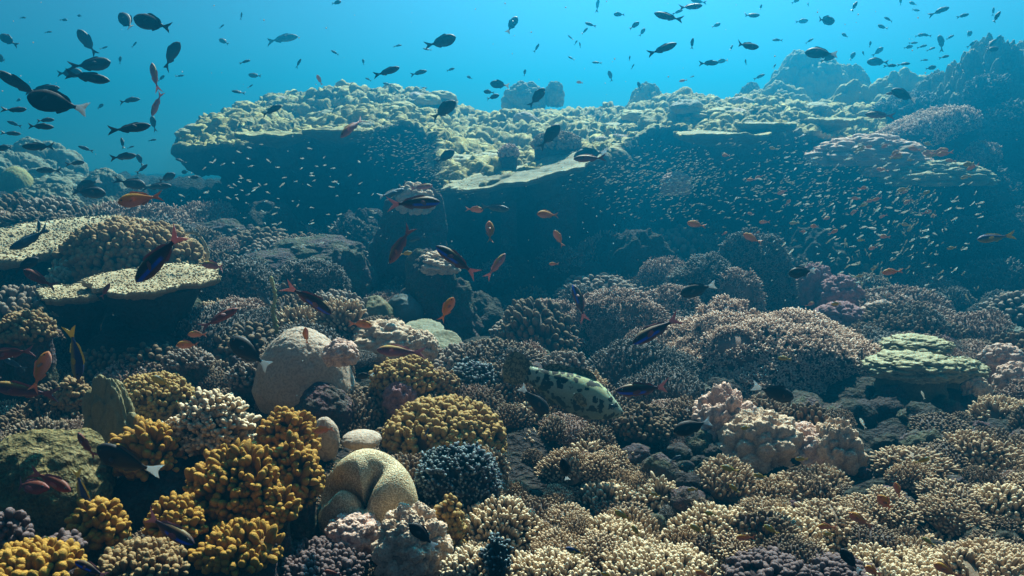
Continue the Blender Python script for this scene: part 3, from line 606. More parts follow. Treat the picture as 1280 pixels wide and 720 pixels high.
table_coral("plate_coral", 553, 433, 3.75, 54, 32, M['disc'], "smooth olive-green disc tilted towards the viewer in the middle", "plate coral", seed=45, thick=.05, cup=.0, fuzzy=False, stalk_h=.3, depth=.13, ragged=.1, tilt=(0, .45))
thicket("branching_coral", 935, 345, 5.4, 118, 116, M['brushblue'], "large dark blue-grey rounded thicket coral at the foot of the wall", 5, 9, .14, 2.4, seed=71, depth=.6)
thicket("branching_coral", 880, 352, 5.1, 100, 70, M['brushblue'], "dark thicket coral left of the large rounded one at the wall foot", 5, 9, seed=79)
thicket("branching_coral", 920, 366, 4.9, 70, 62, M['brush'], "paler mauve thicket coral in front of the large blue-grey one", 5, 9, seed=72)
thicket("branching_coral", 690, 410, 4.5, 120, 80, M['brush'], "mauve thicket coral, leftmost of the great thicket in the middle", 5.5, 9, seed=73)
thicket("branching_coral", 770, 398, 4.4, 150, 90, M['brush'], "broad domed mauve thicket coral behind the dark blue-striped fish", 5.5, 9, seed=74, lump=.16)
thicket("branching_coral", 835, 385, 4.7, 100, 60, M['brush'], "mauve thicket coral hump at the back of the great thicket", 5.5, 9, seed=75)
thicket("branching_coral", 725, 372, 4.9, 60, 36, M['brushblue'], "bluish twiggy coral at the back left of the great thicket", 6, 11, seed=76)
table_coral("branching_table", 775, 492, 3.75, 190, 90, M['brush'], "wide mauve twiggy table coral spreading behind the spotted grouper's head", "table coral", seed=77, thick=.04, twig=5.5, twl=9, cup=-.1, tilt=(0, .38), depth=.27, stalk_h=.4)
thicket("branching_coral", 850, 440, 4.1, 130, 86, M['brush'], "mauve thicket coral joining the table to the long bright thicket", 5.5, 9, seed=78)
thicket("branching_coral", 1000, 448, 3.85, 380, 128, M['brushtan'], "great continuous bank of pinkish-tan twiggy coral sloping down from the middle to the right", 6, 10, .2, 2.6, seed=81, tilt=-.20, depth=.55, cat="thicket coral")
thicket("branching_coral", 905, 420, 4.0, 120, 96, M['brushtan'], "pinkish-tan hump crowning the high left end of the great sloping bank", 6, 10, .25, 3.2, seed=82)
thicket("branching_coral", 930, 500, 3.5, 190, 60, M['brush'], "shaded mauve thicket coral on the front slope of the great bank", 6, 10, seed=84)
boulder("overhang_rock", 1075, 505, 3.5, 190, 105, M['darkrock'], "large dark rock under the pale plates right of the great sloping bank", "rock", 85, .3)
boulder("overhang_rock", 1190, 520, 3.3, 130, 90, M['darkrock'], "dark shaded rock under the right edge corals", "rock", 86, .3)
for (px, py, d, w, h, lab) in [(1145, 426, 3.55, 72, 17, "pale yellow-green lobed plate, uppermost of the three beside the great sloping bank"), (1138, 450, 3.35, 92, 24, "largest pale yellow-green lobed plate, in front of the other two"), (1194, 455, 3.4, 62, 20, "pale yellow-green lobed plate, rightmost of the three beside the great sloping bank")]:
    lump_colony("lobed_plate_coral", px, py, d, w, h, M['plate'], lab, "plate coral", amp=.34, freq=3.4, amp2=.16, freq2=8, seed=int(px), depth=.75)
for (px, py, d, w, h, mt, lab) in [(1016, 352, 5.5, 46, 42, 'softpurple', "round dark coral knoll right of the blue-grey thicket"), (1050, 360, 5.3, 52, 30, 'softpurple', "dim pinkish lumpy coral on the floor under the right fish school"), (1050, 392, 4.9, 60, 30, 'softpurple', "low purplish coral mound behind the great sloping bank"), (1100, 388, 4.9, 50, 24, 'brush', "low mauve coral patch behind the great sloping bank's right end"),
                                   (1253, 440, 3.7, 44, 24, 'softpink', "pink lumpy coral at the right edge above the tan finger coral"), (1268, 466, 3.4, 44, 30, 'softpink', "pinkish-tan lobed coral cut off by the right edge"), (1218, 484, 3.3, 34, 30, 'soft', "small beige tufted coral beside the dark overhang"), (1183, 570, 2.7, 56, 46, 'softpurple', "plum-coloured lumpy coral in the shade on the right"), (1258, 415, 4.3, 50, 20, 'teal', "grey-blue rounded coral far right on the floor")]:
    lump_colony("lumpy_coral", px, py, d, w, h, M[mt], lab, "lumpy coral", seed=int(px + py), amp=.3, freq=3.2, amp2=.09)
finger(1252, 513, 3.0, 90, 46, "tan finger coral at the right edge above the plum coral", 'tan', 7, 12, 2.8, seed=91)

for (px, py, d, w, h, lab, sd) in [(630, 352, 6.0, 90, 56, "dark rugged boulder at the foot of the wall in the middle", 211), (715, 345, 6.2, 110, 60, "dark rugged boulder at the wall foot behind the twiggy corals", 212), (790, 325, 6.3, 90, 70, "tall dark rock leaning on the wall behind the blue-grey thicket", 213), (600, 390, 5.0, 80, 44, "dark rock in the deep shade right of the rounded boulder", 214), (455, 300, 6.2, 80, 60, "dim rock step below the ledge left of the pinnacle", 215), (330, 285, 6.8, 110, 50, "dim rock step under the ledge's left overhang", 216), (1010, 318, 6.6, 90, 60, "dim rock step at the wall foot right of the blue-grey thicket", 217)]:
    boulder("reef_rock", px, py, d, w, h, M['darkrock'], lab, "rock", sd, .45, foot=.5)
for (px, py, d, w, h, lab, sd) in [(620, 338, 5.9, 50, 24, "dim bushy coral on the rugged boulder at the wall's middle foot", 221), (705, 322, 6.1, 60, 24, "dim bushy coral crowning the boulder behind the twiggy corals", 222), (440, 285, 6.1, 50, 22, "dim bushy coral on the rock step left of the pinnacle", 223)]:
    thicket("bushy_coral", px, py, d, w, h, M['brushblue'], lab, 6, 9, .35, 3.0, seed=sd)
# left side
table_coral("table_coral", 50, 302, 4.6, 190, 66, M['table'], "big flat shaggy table coral sunlit at the left edge", seed=51, thick=.05, twig=5, twl=3, tilt=(0, .06), stalk_h=.6)
branch_colony("lobed_coral", 168, 306, 4.1, 165, 64, M['brownknob'], "brown knobbed coral mound beside the big flat table on the left", "lobed coral", 8, 13, 4.0, T_KNOB, lump=.12, part="knobs", seed=52)
finger(95, 342, 3.9, 66, 32, "mint-green knobby coral in front of the big flat table", 'mint', 8, 11, 3.6, seed=53)
table_coral("table_coral", 190, 353, 3.45, 150, 30, M['table'], "sunlit ragged table coral on a dark stalk at the left, its upper shelf", seed=54, thick=.025, twig=4.5, twl=3, ragged=.3, stalk_h=.42, tilt=(.02, .05))
table_coral("table_coral", 98, 366, 3.4, 96, 20, M['table'], "lower shelf of sunlit table coral just left of the ragged one", seed=55, thick=.025, twig=4.5, twl=3, ragged=.35, stalk_h=.35)
table_coral("table_coral", 88, 388, 3.35, 40, 8, M['table'], "smallest table shelf, lowest of the left group", seed=56, thick=.02, twig=5, twl=4, ragged=.3, stalk_h=.2)
knobs(32, 405, 2.9, 70, 34, "brown-yellow knobby coral at the left edge under the table shelves", 'brownknob', 8, 11, 4.2, seed=57)
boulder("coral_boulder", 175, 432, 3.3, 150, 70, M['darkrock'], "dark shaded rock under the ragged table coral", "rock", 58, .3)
thicket("branching_coral", 300, 355, 4.4, 110, 60, M['brushblue'], "dim blue-grey twiggy coral right of the ragged table coral", 6, 9, seed=59)
thicket("branching_coral", 390, 342, 4.6, 90, 40, M['brushblue'], "dim blue-grey twiggy coral behind the green whip coral", 6, 9, seed=60)
finger(372, 402, 3.6, 60, 36, "pale spiky finger coral behind the sandy dome", 'tan', 7, 15, 2.4, seed=92)
finger(425, 392, 3.5, 60, 36, "tan-yellow branching coral above the sandy dome", 'tan', 8, 15, 2.8, seed=93)
lump_colony("soft_coral", 478, 416, 3.5, 76, 34, M['soft'], "beige lumpy soft coral right behind the sandy dome", "soft coral", seed=94, amp=.32, freq=3.6, amp2=.1)
lump_colony("soft_coral", 522, 424, 3.5, 46, 26, M['soft'], "smaller beige lump at the right of the soft coral behind the dome", "soft coral", seed=95, amp=.25, freq=3.6, amp2=.1)
finger(300, 428, 3.5, 50, 24, "small brownish finger coral left behind the sandy dome", 'tan', 7, 11, 2.6, seed=96)
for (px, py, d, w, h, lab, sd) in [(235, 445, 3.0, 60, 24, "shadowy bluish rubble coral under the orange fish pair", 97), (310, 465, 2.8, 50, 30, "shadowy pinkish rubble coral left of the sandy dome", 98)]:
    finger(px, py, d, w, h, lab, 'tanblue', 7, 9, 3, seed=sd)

# ------------------------------------------------------------------ foreground
def dome_extra(sg, pt, dm):
    # an overhanging cap with a narrower, shaded lower body
    k = np.where(sg[:, 2] < .30, 1 - .22 * np.clip((.30 - sg[:, 2]) * 3.5, 0, 1), 1.0); pt = pt * np.stack([k, k, np.ones_like(k)], 1); return pt
lump_colony("massive_coral", 383, 460, 2.75, 128, 118, M['dome'], "large sandy-coloured smooth dome coral with a shaded lower half", "massive coral", amp=.12, freq=1.6, amp2=.04, freq2=13, seed=101, res=(160, 90), extra=dome_extra, part="dome", lo=-.7)
lump_colony("soft_coral", 426, 434, 2.58, 40, 22, M['softpink'], "pinkish lumpy coral growing on the right shoulder of the sandy dome", "soft coral", seed=102, amp=.3, freq=2.6, amp2=.08, base=False)
boulder("coral_boulder", 405, 494, 2.62, 74, 44, M['rubble'], "dull purplish rounded coral under the sandy dome's right side", "coral", 103, .3)
lump_colony("small_dome_coral", 407, 534, 2.3, 36, 34, M['dome'], "small smooth brown dome behind the brain coral", "massive coral", amp=.1, freq=2, amp2=.03, seed=104, base=False, lo=-1)
lump_colony("small_dome_coral", 452, 543, 2.25, 50, 18, M['dome'], "flat smooth pale-brown cushion just above the brain coral", "massive coral", amp=.1, freq=2, amp2=.03, seed=105, base=False, lo=-1)
# brain coral folded round on itself
def crease(sg, pt, dm):
    u = pt[:, 0] / dm.r[0]; w = pt[:, 2] * .9 + pt[:, 1] * .42; vis = sg[:, 2] * .42 / dm.r[2] - sg[:, 1] * .9 / dm.r[1]; vis = np.clip(vis * dm.r[2] * 2.2 + .35, 0, 1)
    hi, lo = w.max(), w[(sg[:, 2] > -.25)].min(); w = (w - lo) / (hi - lo) * 2 - 1
    line = resample(np.array([(-1.1, .02, 0), (-.9, .16, 0), (-.6, .40, 0), (-.25, .36, 0), (-.04, .1, 0), (.02, -.08, 0), (.08, .16, 0), (.17, .42, 0), (.28, .66, 0)]), 80)
    dd = np.sqrt(((u[:, None] - line[None, :, 0]) ** 2 + (w[:, None] - line[None, :, 1]) ** 2).min(1))
    dep = np.exp(-(dd / .09) ** 2) * .34 + np.exp(-(dd / .24) ** 2) * .26
    return pt * (1 - vis * dep)[:, None]
lump_colony("brain_coral", 461, 594, 1.98, 134, 108, M['brain'], "large pale brain coral with winding ridges and a deep fold in its middle", "brain coral", amp=.05, freq=1.3, amp2=0, seed=106, res=(320, 180), extra=crease, part="dome", lo=-.6, depth=.75)
lump_colony("soft_coral", 514, 660, 1.75, 86, 64, M['soft'], "big beige cauliflower-like soft coral in front of the brain coral", "soft coral", amp=.44, freq=2.7, amp2=.14, freq2=7.0, seed=107, res=(240, 120))
lump_colony("soft_coral", 442, 652, 1.85, 66, 36, M['softpink'], "low pinkish lumpy coral at the foot of the brain coral", "soft coral", amp=.28, freq=3, amp2=.09, seed=108)
knobs(562, 650, 1.85, 44, 88, "tall yellow knobbed coral right behind the beige cauliflower coral", 'ochre', 10, 14, 5.2, seed=109)
knobs(555, 527, 2.45, 160, 84, "broad golden mound of round knobs in the middle foreground", 'ochre', 11, 15, 5.8, lump=.12, seed=110)
knobs(506, 463, 2.8, 82, 40, "golden-brown knob coral under the pink-brown fish behind the golden mound", 'ochre', 8, 10, 4.2, seed=111)
knobs(553, 473, 2.85, 44, 30, "small brown knob coral at the right of the golden-brown one", 'brownknob', 8, 10, 4.2, seed=112)
lump_colony("lumpy_coral", 500, 492, 2.7, 42, 32, M['softpurple'], "dull pinkish ball-shaped coral behind the golden mound", "lumpy coral", seed=113, amp=.3, freq=3.5, amp2=.1)
def rim(px, py, d, w, h, label, sp=8, ln=19, seed=1, **kw):
    return branch_colony("pale_rimmed_coral", px, py, d, w, h, M['bluerim'], label, "branching coral", sp, ln, 1.0, T_TWIGTHICK, .2, 2.4, .4, .8, -.1, seed, "branches", 0, M['darkrock'])
rim(572, 580, 2.1, 116, 72, "dark branching coral with pale blue rims below the golden mound", 9, 17, 114)
rim(592, 474, 3.0, 84, 54, "bluish branching coral with bright rims behind the golden mound", 8, 15, 115)
rim(520, 487, 2.85, 60, 26, "low fringe of pale-rimmed branches at the back left of the golden mound", 8, 13, 116)
rim(622, 684, 1.6, 46, 46, "small dark coral with pale blue rims among the tan finger corals", 10, 20, 117)

finger(622, 648, 1.95, 126, 74, "tan finger coral mound right of the tall yellow knobbed coral", 'tanlight', 9, 14, 3.6, seed=121)
finger(596, 702, 1.65, 96, 60, "tan finger coral mound at the bottom right of the beige cauliflower coral", 'tanlight', 9, 14, 3.8, seed=122)
finger(668, 520, 2.75, 60, 50, "tan finger coral clump under the black fish with the white tail", 'tanlight', 8, 12, 3.2, seed=123, lump=.35)
finger(668, 556, 2.6, 70, 40, "tan finger coral clump just below the one under the white-tailed fish", 'tan', 8, 12, 3.2, seed=124, lump=.3)
finger(730, 574, 2.5, 58, 54, "upright tan finger coral clump right of centre", 'tanlight', 8, 12, 3.2, seed=125, lump=.3)
finger(778, 582, 2.5, 44, 46, "narrow tan finger coral clump standing on a stem", 'tan', 8, 12, 3.2, seed=126, lump=.3)
finger(758, 622, 2.25, 100, 60, "rounded tan finger coral below the two upright clumps", 'tanlight', 8, 13, 3.4, seed=127, lump=.3)
finger(822, 622, 2.25, 84, 60, "tan finger coral right of the rounded one below the upright clumps", 'tanlight', 8, 13, 3.4, seed=128, lump=.3)
finger(685, 600, 2.4, 50, 40, "small greyish finger coral in the hollow left of centre foreground", 'tanblue', 8, 11, 3.4, seed=129)
finger(700, 640, 2.1, 60, 34, "small tan finger coral between the two big mounds of fingers", 'tan', 8, 11, 3.4, seed=130)
finger(755, 672, 1.95, 140, 64, "wide pale finger coral bank in the bottom middle", 'tanlight', 9, 14, 3.7, seed=131, lump=.3, freq=3)
finger(690, 706, 1.7, 110, 44, "low pale finger coral along the bottom edge left of the wide bank", 'tanlight', 9, 14, 3.8, seed=132, lump=.3)
finger(820, 700, 1.75, 150, 56, "pale finger coral along the bottom edge right of the wide bank", 'tanlight', 9, 14, 3.8, seed=133, lump=.3, freq=3)
finger(893, 655, 2.0, 120, 60, "pale finger coral beside the yellow damselfish in the bottom middle", 'tanlight', 9, 14, 3.7, seed=134, lump=.3, freq=3)
finger(890, 628, 2.25, 50, 40, "small rounded finger coral below the pink soft coral bank", 'tanlight', 8, 12, 3.4, seed=135)
finger(1000, 655, 2.0, 130, 54, "long pale finger coral bank along the bottom right of centre", 'tanlight', 9, 15, 3.7, seed=136, lump=.3, freq=3)
finger(1070, 668, 1.95, 90, 60, "pale finger coral at the right end of the long bottom bank", 'tan', 9, 15, 3.7, seed=137, lump=.3)
branch_colony("knobby_coral", 960, 704, 1.72, 110, 46, M['purple'], "dark purple nodular coral at the bottom below the long bank", "knobby coral", 10, 12, 4.6, T_KNOB, part="knobs", seed=138)
branch_colony("knobby_coral", 1050, 712, 1.7, 110, 44, M['purple'], "dark brownish nodular coral at the bottom right of the purple one", "knobby coral", 10, 12, 4.6, T_KNOB, part="knobs", seed=139)
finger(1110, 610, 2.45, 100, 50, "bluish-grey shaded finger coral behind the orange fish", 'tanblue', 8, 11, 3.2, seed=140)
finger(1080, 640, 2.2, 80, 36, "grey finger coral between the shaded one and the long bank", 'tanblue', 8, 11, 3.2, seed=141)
finger(1150, 680, 1.95, 150, 50, "tan finger coral mound at the bottom right", 'tan', 9, 14, 3.6, seed=142, lump=.3)
finger(1130, 706, 1.72, 150, 46, "pale finger coral along the bottom edge under the orange fish pair", 'tanlight', 9, 14, 3.8, seed=143, lump=.3)
finger(1240, 700, 1.72, 150, 60, "finger coral filling the bottom right corner", 'tan', 9, 14, 3.8, seed=144, lump=.3)
finger(1250, 634, 2.1, 120, 76, "large yellowish finger coral mound at the right edge", 'tanlight', 9, 14, 3.7, seed=145, lump=.2)
finger(1262, 590, 2.5, 60, 30, "small tan finger coral behind the large mound at the right edge", 'tan', 8, 12, 3.2, seed=146)
finger(1200, 595, 2.5, 50, 36, "grey finger coral beside the plum-coloured coral", 'tanblue', 8, 12, 3.2, seed=147)
for (px, py, d, w, h, mt, lab, sd) in [(905, 520, 2.75, 78, 70, 'softpink', "pinkish-beige lumpy soft coral, left peak of the bank below the great thicket", 151), (945, 545, 2.62, 96, 66, 'soft', "beige tufted soft coral in the middle of the bank below the great thicket", 152), (1002, 553, 2.62, 80, 52, 'softpink', "pinkish soft coral joining the middle and right tufts of the bank", 153), (1038, 556, 2.58, 70, 64, 'soft', "beige tufted soft coral, right end of the bank below the great thicket", 154), (880, 560, 2.75, 56, 44, 'softpurple', "dull mauve soft coral at the left foot of the bank", 155)]:
    lump_colony("soft_coral", px, py, d, w, h, M[mt], lab, "soft coral", amp=.4, freq=3.0, amp2=.14, freq2=8, seed=sd, res=(150, 80))
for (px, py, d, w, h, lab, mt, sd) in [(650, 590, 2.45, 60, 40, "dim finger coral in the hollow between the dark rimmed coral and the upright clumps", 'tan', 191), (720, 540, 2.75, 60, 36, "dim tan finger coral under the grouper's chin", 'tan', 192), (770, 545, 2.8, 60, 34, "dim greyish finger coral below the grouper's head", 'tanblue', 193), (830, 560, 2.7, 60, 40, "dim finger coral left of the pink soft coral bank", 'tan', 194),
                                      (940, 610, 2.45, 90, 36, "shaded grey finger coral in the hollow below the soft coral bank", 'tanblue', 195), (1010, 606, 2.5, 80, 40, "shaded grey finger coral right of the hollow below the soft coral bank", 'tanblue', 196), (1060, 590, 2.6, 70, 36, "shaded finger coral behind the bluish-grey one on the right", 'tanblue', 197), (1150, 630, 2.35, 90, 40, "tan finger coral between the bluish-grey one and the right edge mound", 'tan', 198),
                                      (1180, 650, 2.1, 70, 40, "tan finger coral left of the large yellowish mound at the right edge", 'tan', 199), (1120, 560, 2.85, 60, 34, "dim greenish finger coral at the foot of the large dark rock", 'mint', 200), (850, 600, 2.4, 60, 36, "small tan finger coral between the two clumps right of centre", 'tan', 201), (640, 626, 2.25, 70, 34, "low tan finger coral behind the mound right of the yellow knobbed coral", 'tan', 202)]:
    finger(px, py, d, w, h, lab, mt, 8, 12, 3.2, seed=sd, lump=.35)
# left foreground: yellow lobed corals
boulder("coral_boulder", 55, 562, 1.85, 150, 92, M['oliverock'], "big rough olive-topped boulder at the left edge", "rock", 161, .22, res=(140, 80))
lump_colony("lobe_coral", 143, 515, 2.25, 62, 84, M['olive'], "smooth olive coral of upright rounded lobes beside the boulder", "lobe coral", amp=.4, freq=1.8, amp2=.08, freq2=9, seed=162, depth=.6)
knobs(196, 490, 2.5, 100, 60, "brownish-yellow knob coral behind the olive lobes", 'ochre', 8, 11, 4.2, seed=163)
knobs(95, 488, 2.6, 50, 40, "dim brown knob coral behind the olive-topped boulder", 'brownknob', 8, 11, 4, seed=164)
branch_colony("antler_coral", 268, 520, 2.05, 104, 80, M['tanlight'], "cream-coloured branching coral with fine antler tips among the yellow corals", "branching coral", 9, 26, 1.0, T_TWIGTHICK, .2, 2.2, .55, .8, 0, 165, "branches", 0, M['darkrock'])
branch_colony("antler_coral", 222, 534, 2.05, 60, 34, M['tanlight'], "smaller cream branching coral at the left foot of the antler-tipped one", "branching coral", 9, 20, 1.0, T_TWIGTHICK, .2, 2.2, .45, .8, 0, 166, "branches", 0, M['darkrock'])
knobs(185, 552, 1.95, 86, 66, "yellow lobed coral between the olive boulder and the cream branching coral", 'yellow', 13, 22, 6.4, seed=167)
knobs(362, 535, 2.1, 80, 66, "yellow lobed coral right of the cream branching coral", 'yellow', 12, 20, 6.0, seed=168)
knobs(300, 592, 1.8, 128, 90, "largest bright yellow lobed coral in the left foreground", 'yellow', 14, 26, 7.0, seed=169, lump=.28)
knobs(366, 580, 1.9, 84, 80, "yellow lobed coral at the right of the largest one next to the brain coral", 'yellow', 13, 24, 6.4, seed=170, lump=.28)
knobs(340, 625, 1.75, 70, 50, "yellow lobed coral below the largest one", 'yellow', 13, 22, 6.4, seed=171, lump=.3)
knobs(300, 672, 1.6, 110, 56, "dim yellow lobed coral low in the left foreground shade", 'yellow', 14, 24, 7.0, seed=172, lump=.3)
knobs(222, 640, 1.65, 80, 50, "yellow lobed coral ridge in the middle of the left foreground", 'yellow', 13, 20, 6.4, seed=173, lump=.3)
knobs(128, 645, 1.6, 70, 62, "yellow lobed coral above the bottom left corner group", 'yellow', 14, 22, 7.2, seed=174, lump=.3)
knobs(40, 698, 1.35, 130, 60, "bright yellow lobed coral in the bottom left corner", 'yellow', 15, 22, 8.0, seed=175, lump=.3)
knobs(92, 600, 1.85, 60, 40, "small yellow lobed coral under the olive-topped boulder", 'yellow', 12, 18, 6.0, seed=176)
branch_colony("knobby_coral", 14, 656, 1.5, 60, 60, M['purple'], "bluish knobby coral at the left edge above the bright yellow corner coral", "knobby coral", 11, 14, 5, T_KNOB, part="knobs", seed=177)
branch_colony("knobby_coral", 75, 676, 1.45, 60, 30, M['purple'], "pale purplish knobby coral behind the bright yellow corner coral", "knobby coral", 11, 14, 5, T_KNOB, part="knobs", seed=178)
knobs(180, 692, 1.48, 110, 50, "dim golden knob coral at the bottom edge between two brighter yellow corals", 'brownknob', 12, 18, 6.0, seed=179, lump=.3)
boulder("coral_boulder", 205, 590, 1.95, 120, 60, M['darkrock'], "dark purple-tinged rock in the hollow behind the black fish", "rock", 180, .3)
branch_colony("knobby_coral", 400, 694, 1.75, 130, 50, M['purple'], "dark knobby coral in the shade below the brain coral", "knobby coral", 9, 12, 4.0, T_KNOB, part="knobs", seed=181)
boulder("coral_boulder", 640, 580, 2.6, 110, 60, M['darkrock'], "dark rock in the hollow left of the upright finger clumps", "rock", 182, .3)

# thin things
pw = [P(343, 437, 3.35), P(346, 415, 3.33), P(341, 390, 3.3), P(344, 370, 3.3), P(338, 345, 3.28)]
tag(link("whip_coral", tube(pw, .010, 7, 70, .5, 3).mesh("whip_coral", M['whip'])), "thin knobbly green whip coral standing upright left above the sandy dome", "whip coral")
pw = [P(232, 291, 3.75), P(245, 292, 3.7), P(255, 303, 3.68), P(260, 318, 3.66), P(258, 335, 3.66)]
tag(link("wire_coral", tube(pw, .008, 6, 50, .2, 4).mesh("wire_coral", M['wire'])), "curved cream wire coral arching from the brown knobbed mound", "wire coral")

# ------------------------------------------------------------------ rubble between the colonies
def proto_rubble(k):
    if k >= 11:
        r2 = np.random.default_rng(300 + k); g = G(); dm = Dome(.9, .8, .6, .35, 2.2, k); g.add(dm.at(sph_grid(30, 14, -.3).reshape(-1, 3), .98), grid_q(30, 14, True)[:, ::-1], None, 0)
        nf = 380 if k > 12 else 210; dd = sphere_dirs(nf, -.1, r2); nn = dm.normal(dd); fs = .62 if k > 12 else .9; scatter(g, T_FINGER if k > 12 else T_KNOB, dm.at(dd) - nn * .06, nn + np.array((0, 0, .25)) + r2.normal(0, .15, nn.shape), fs * r2.uniform(.06, .11, nf), r2.uniform(.14, .28, nf), r2)
        return g.mesh('knobby_coral', [M['knob_shade'], M['tanblue'], M['tan_shade'], M['tan']][k - 11])
    if k >= 8:
        r2 = np.random.default_rng(300 + k); g = G(); dm = Dome(.9, .8, .55, .35, 2.2, k); g.add(dm.at(sph_grid(30, 14, -.3).reshape(-1, 3), .98), grid_q(30, 14, True)[:, ::-1], None, 0)
        dd = sphere_dirs(420, -.1, r2); nn = dm.normal(dd); f = k == 10; scatter(g, T_FINGER if f else T_TWIG, dm.at(dd) - nn * .05, nn + np.array((0, 0, .3)), .045 if f else r2.uniform(.15, .24, 420), r2.uniform(.12, .2, 420) if f else r2.uniform(.15, .24, 420), r2)
        return g.mesh('thicket_coral', [M['brushblue'], M['brush'], M['tan_shade']][k - 8])
    r2 = np.random.default_rng(300 + k); g = G(); sg = sph_grid(30, 18, -.8).reshape(-1, 3)
    if k < 4:
        kk = .85 + .35 * fbm(sg * 1.8 + k, 3, k) + .22 * lobes(sg * 4 + k, k); g.add(sg * np.array((1, .85, .6 + .1 * k)) * kk[:, None], grid_q(30, 18, True)[:, ::-1], None, .3)
        return g.mesh("rubble_rock", [M['rock'], M['darkrock'], M['rock'], M['rubble']][k])
    dm = Dome(.7, .65, .5, .25, 2.4, k); g.add(dm.at(sph_grid(30, 14, -.3).reshape(-1, 3), .98), grid_q(30, 14, True)[:, ::-1], None, 0)
    dd = sphere_dirs(150, -.1, r2); nn = dm.normal(dd); scatter(g, T_FINGER if k % 2 else T_TWIG, dm.at(dd) - nn * .05, nn + np.array((0, 0, .4)), .06 if k % 2 else r2.uniform(.22, .36, 150), r2.uniform(.18, .34, 150) if k % 2 else r2.uniform(.22, .36, 150), r2)
    return g.mesh("small_coral", [M['tan_shade'], M['tan'], M['brushblue'], M['tan_shade']][k % 4])
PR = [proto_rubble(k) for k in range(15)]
r_ = random.Random(5); made = [0, 0, 0, 0]
dg = np.geomspace(1.2, 9.0, 120)
while sum(made) < 1090:
    px, py = r_.uniform(-60, 1340), r_.uniform(300, 735); q = P(px, py, 1.0); ray = np.stack([q[0] * dg, dg, CAMZ + (q[2] - CAMZ) * dg], 1)
    hit = np.nonzero(ray[:, 2] < ground_z(ray[:, 0], ray[:, 1], False))[0]
    if not len(hit): continue
    x, y = ray[hit[0], 0], ray[hit[0], 1]; sc = r_.uniform(9, 26) * y / F * (1.25 if y > 3 else 1)
    if any((x - a) ** 2 + (y - b) ** 2 < (c * .6) ** 2 for a, b, c in REG): continue
    k = r_.choice([0, 1, 2, 3, 4, 5, 6, 7, 10, 10, 10, 11, 11, 13, 13, 9] if y < 3.1 else [0, 1, 2, 3, 4, 5, 6, 7, 8, 9, 8, 9, 8, 10, 11, 12]); k = r_.choice([0, 1, 1, 2]) if any(a < px < c and b < py < e for a, b, c, e in ((560, 330, 660, 475), (1000, 475, 1195, 600), (850, 585, 1010, 635), (80, 570, 250, 645), (370, 650, 470, 735), (90, 385, 260, 470), (855, 490, 1075, 590))) and r_.random() < .85 else k; k = 14 if k > 7 and py > 585 and px > 560 and r_.random() < .7 else k; t = 0 if k < 4 else 1 if k < 8 else 2 if k < 11 else 3  # hollows get mostly dark stones, their colour standing in for shade
    if made[t] >= (295, 280, 285, 230)[t]: continue
    if t > 1: sc *= 1.6
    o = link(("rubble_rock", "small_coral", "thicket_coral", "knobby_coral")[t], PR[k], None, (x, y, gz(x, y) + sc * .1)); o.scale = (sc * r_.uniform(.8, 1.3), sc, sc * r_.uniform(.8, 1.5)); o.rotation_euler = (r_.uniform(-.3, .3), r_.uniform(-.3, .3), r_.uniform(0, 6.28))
    if t == 0: tag(o, "small dark encrusted stone lying on the reef floor between the corals", "stone", "loose stones on the reef floor")
    elif t == 2: tag(o, "low dim mound of fine twiggy coral filling the floor between the larger colonies", "thicket coral", "low twiggy corals on the reef floor")
    elif t == 3: tag(o, "small knobby coral mound wedged between larger colonies on the reef floor", "knobby coral", "small knobby corals on the reef floor")
    else: tag(o, "small dim tufted coral growing on the reef floor between the larger colonies", "small coral", "small tufted corals on the reef floor")
    made[t] += 1
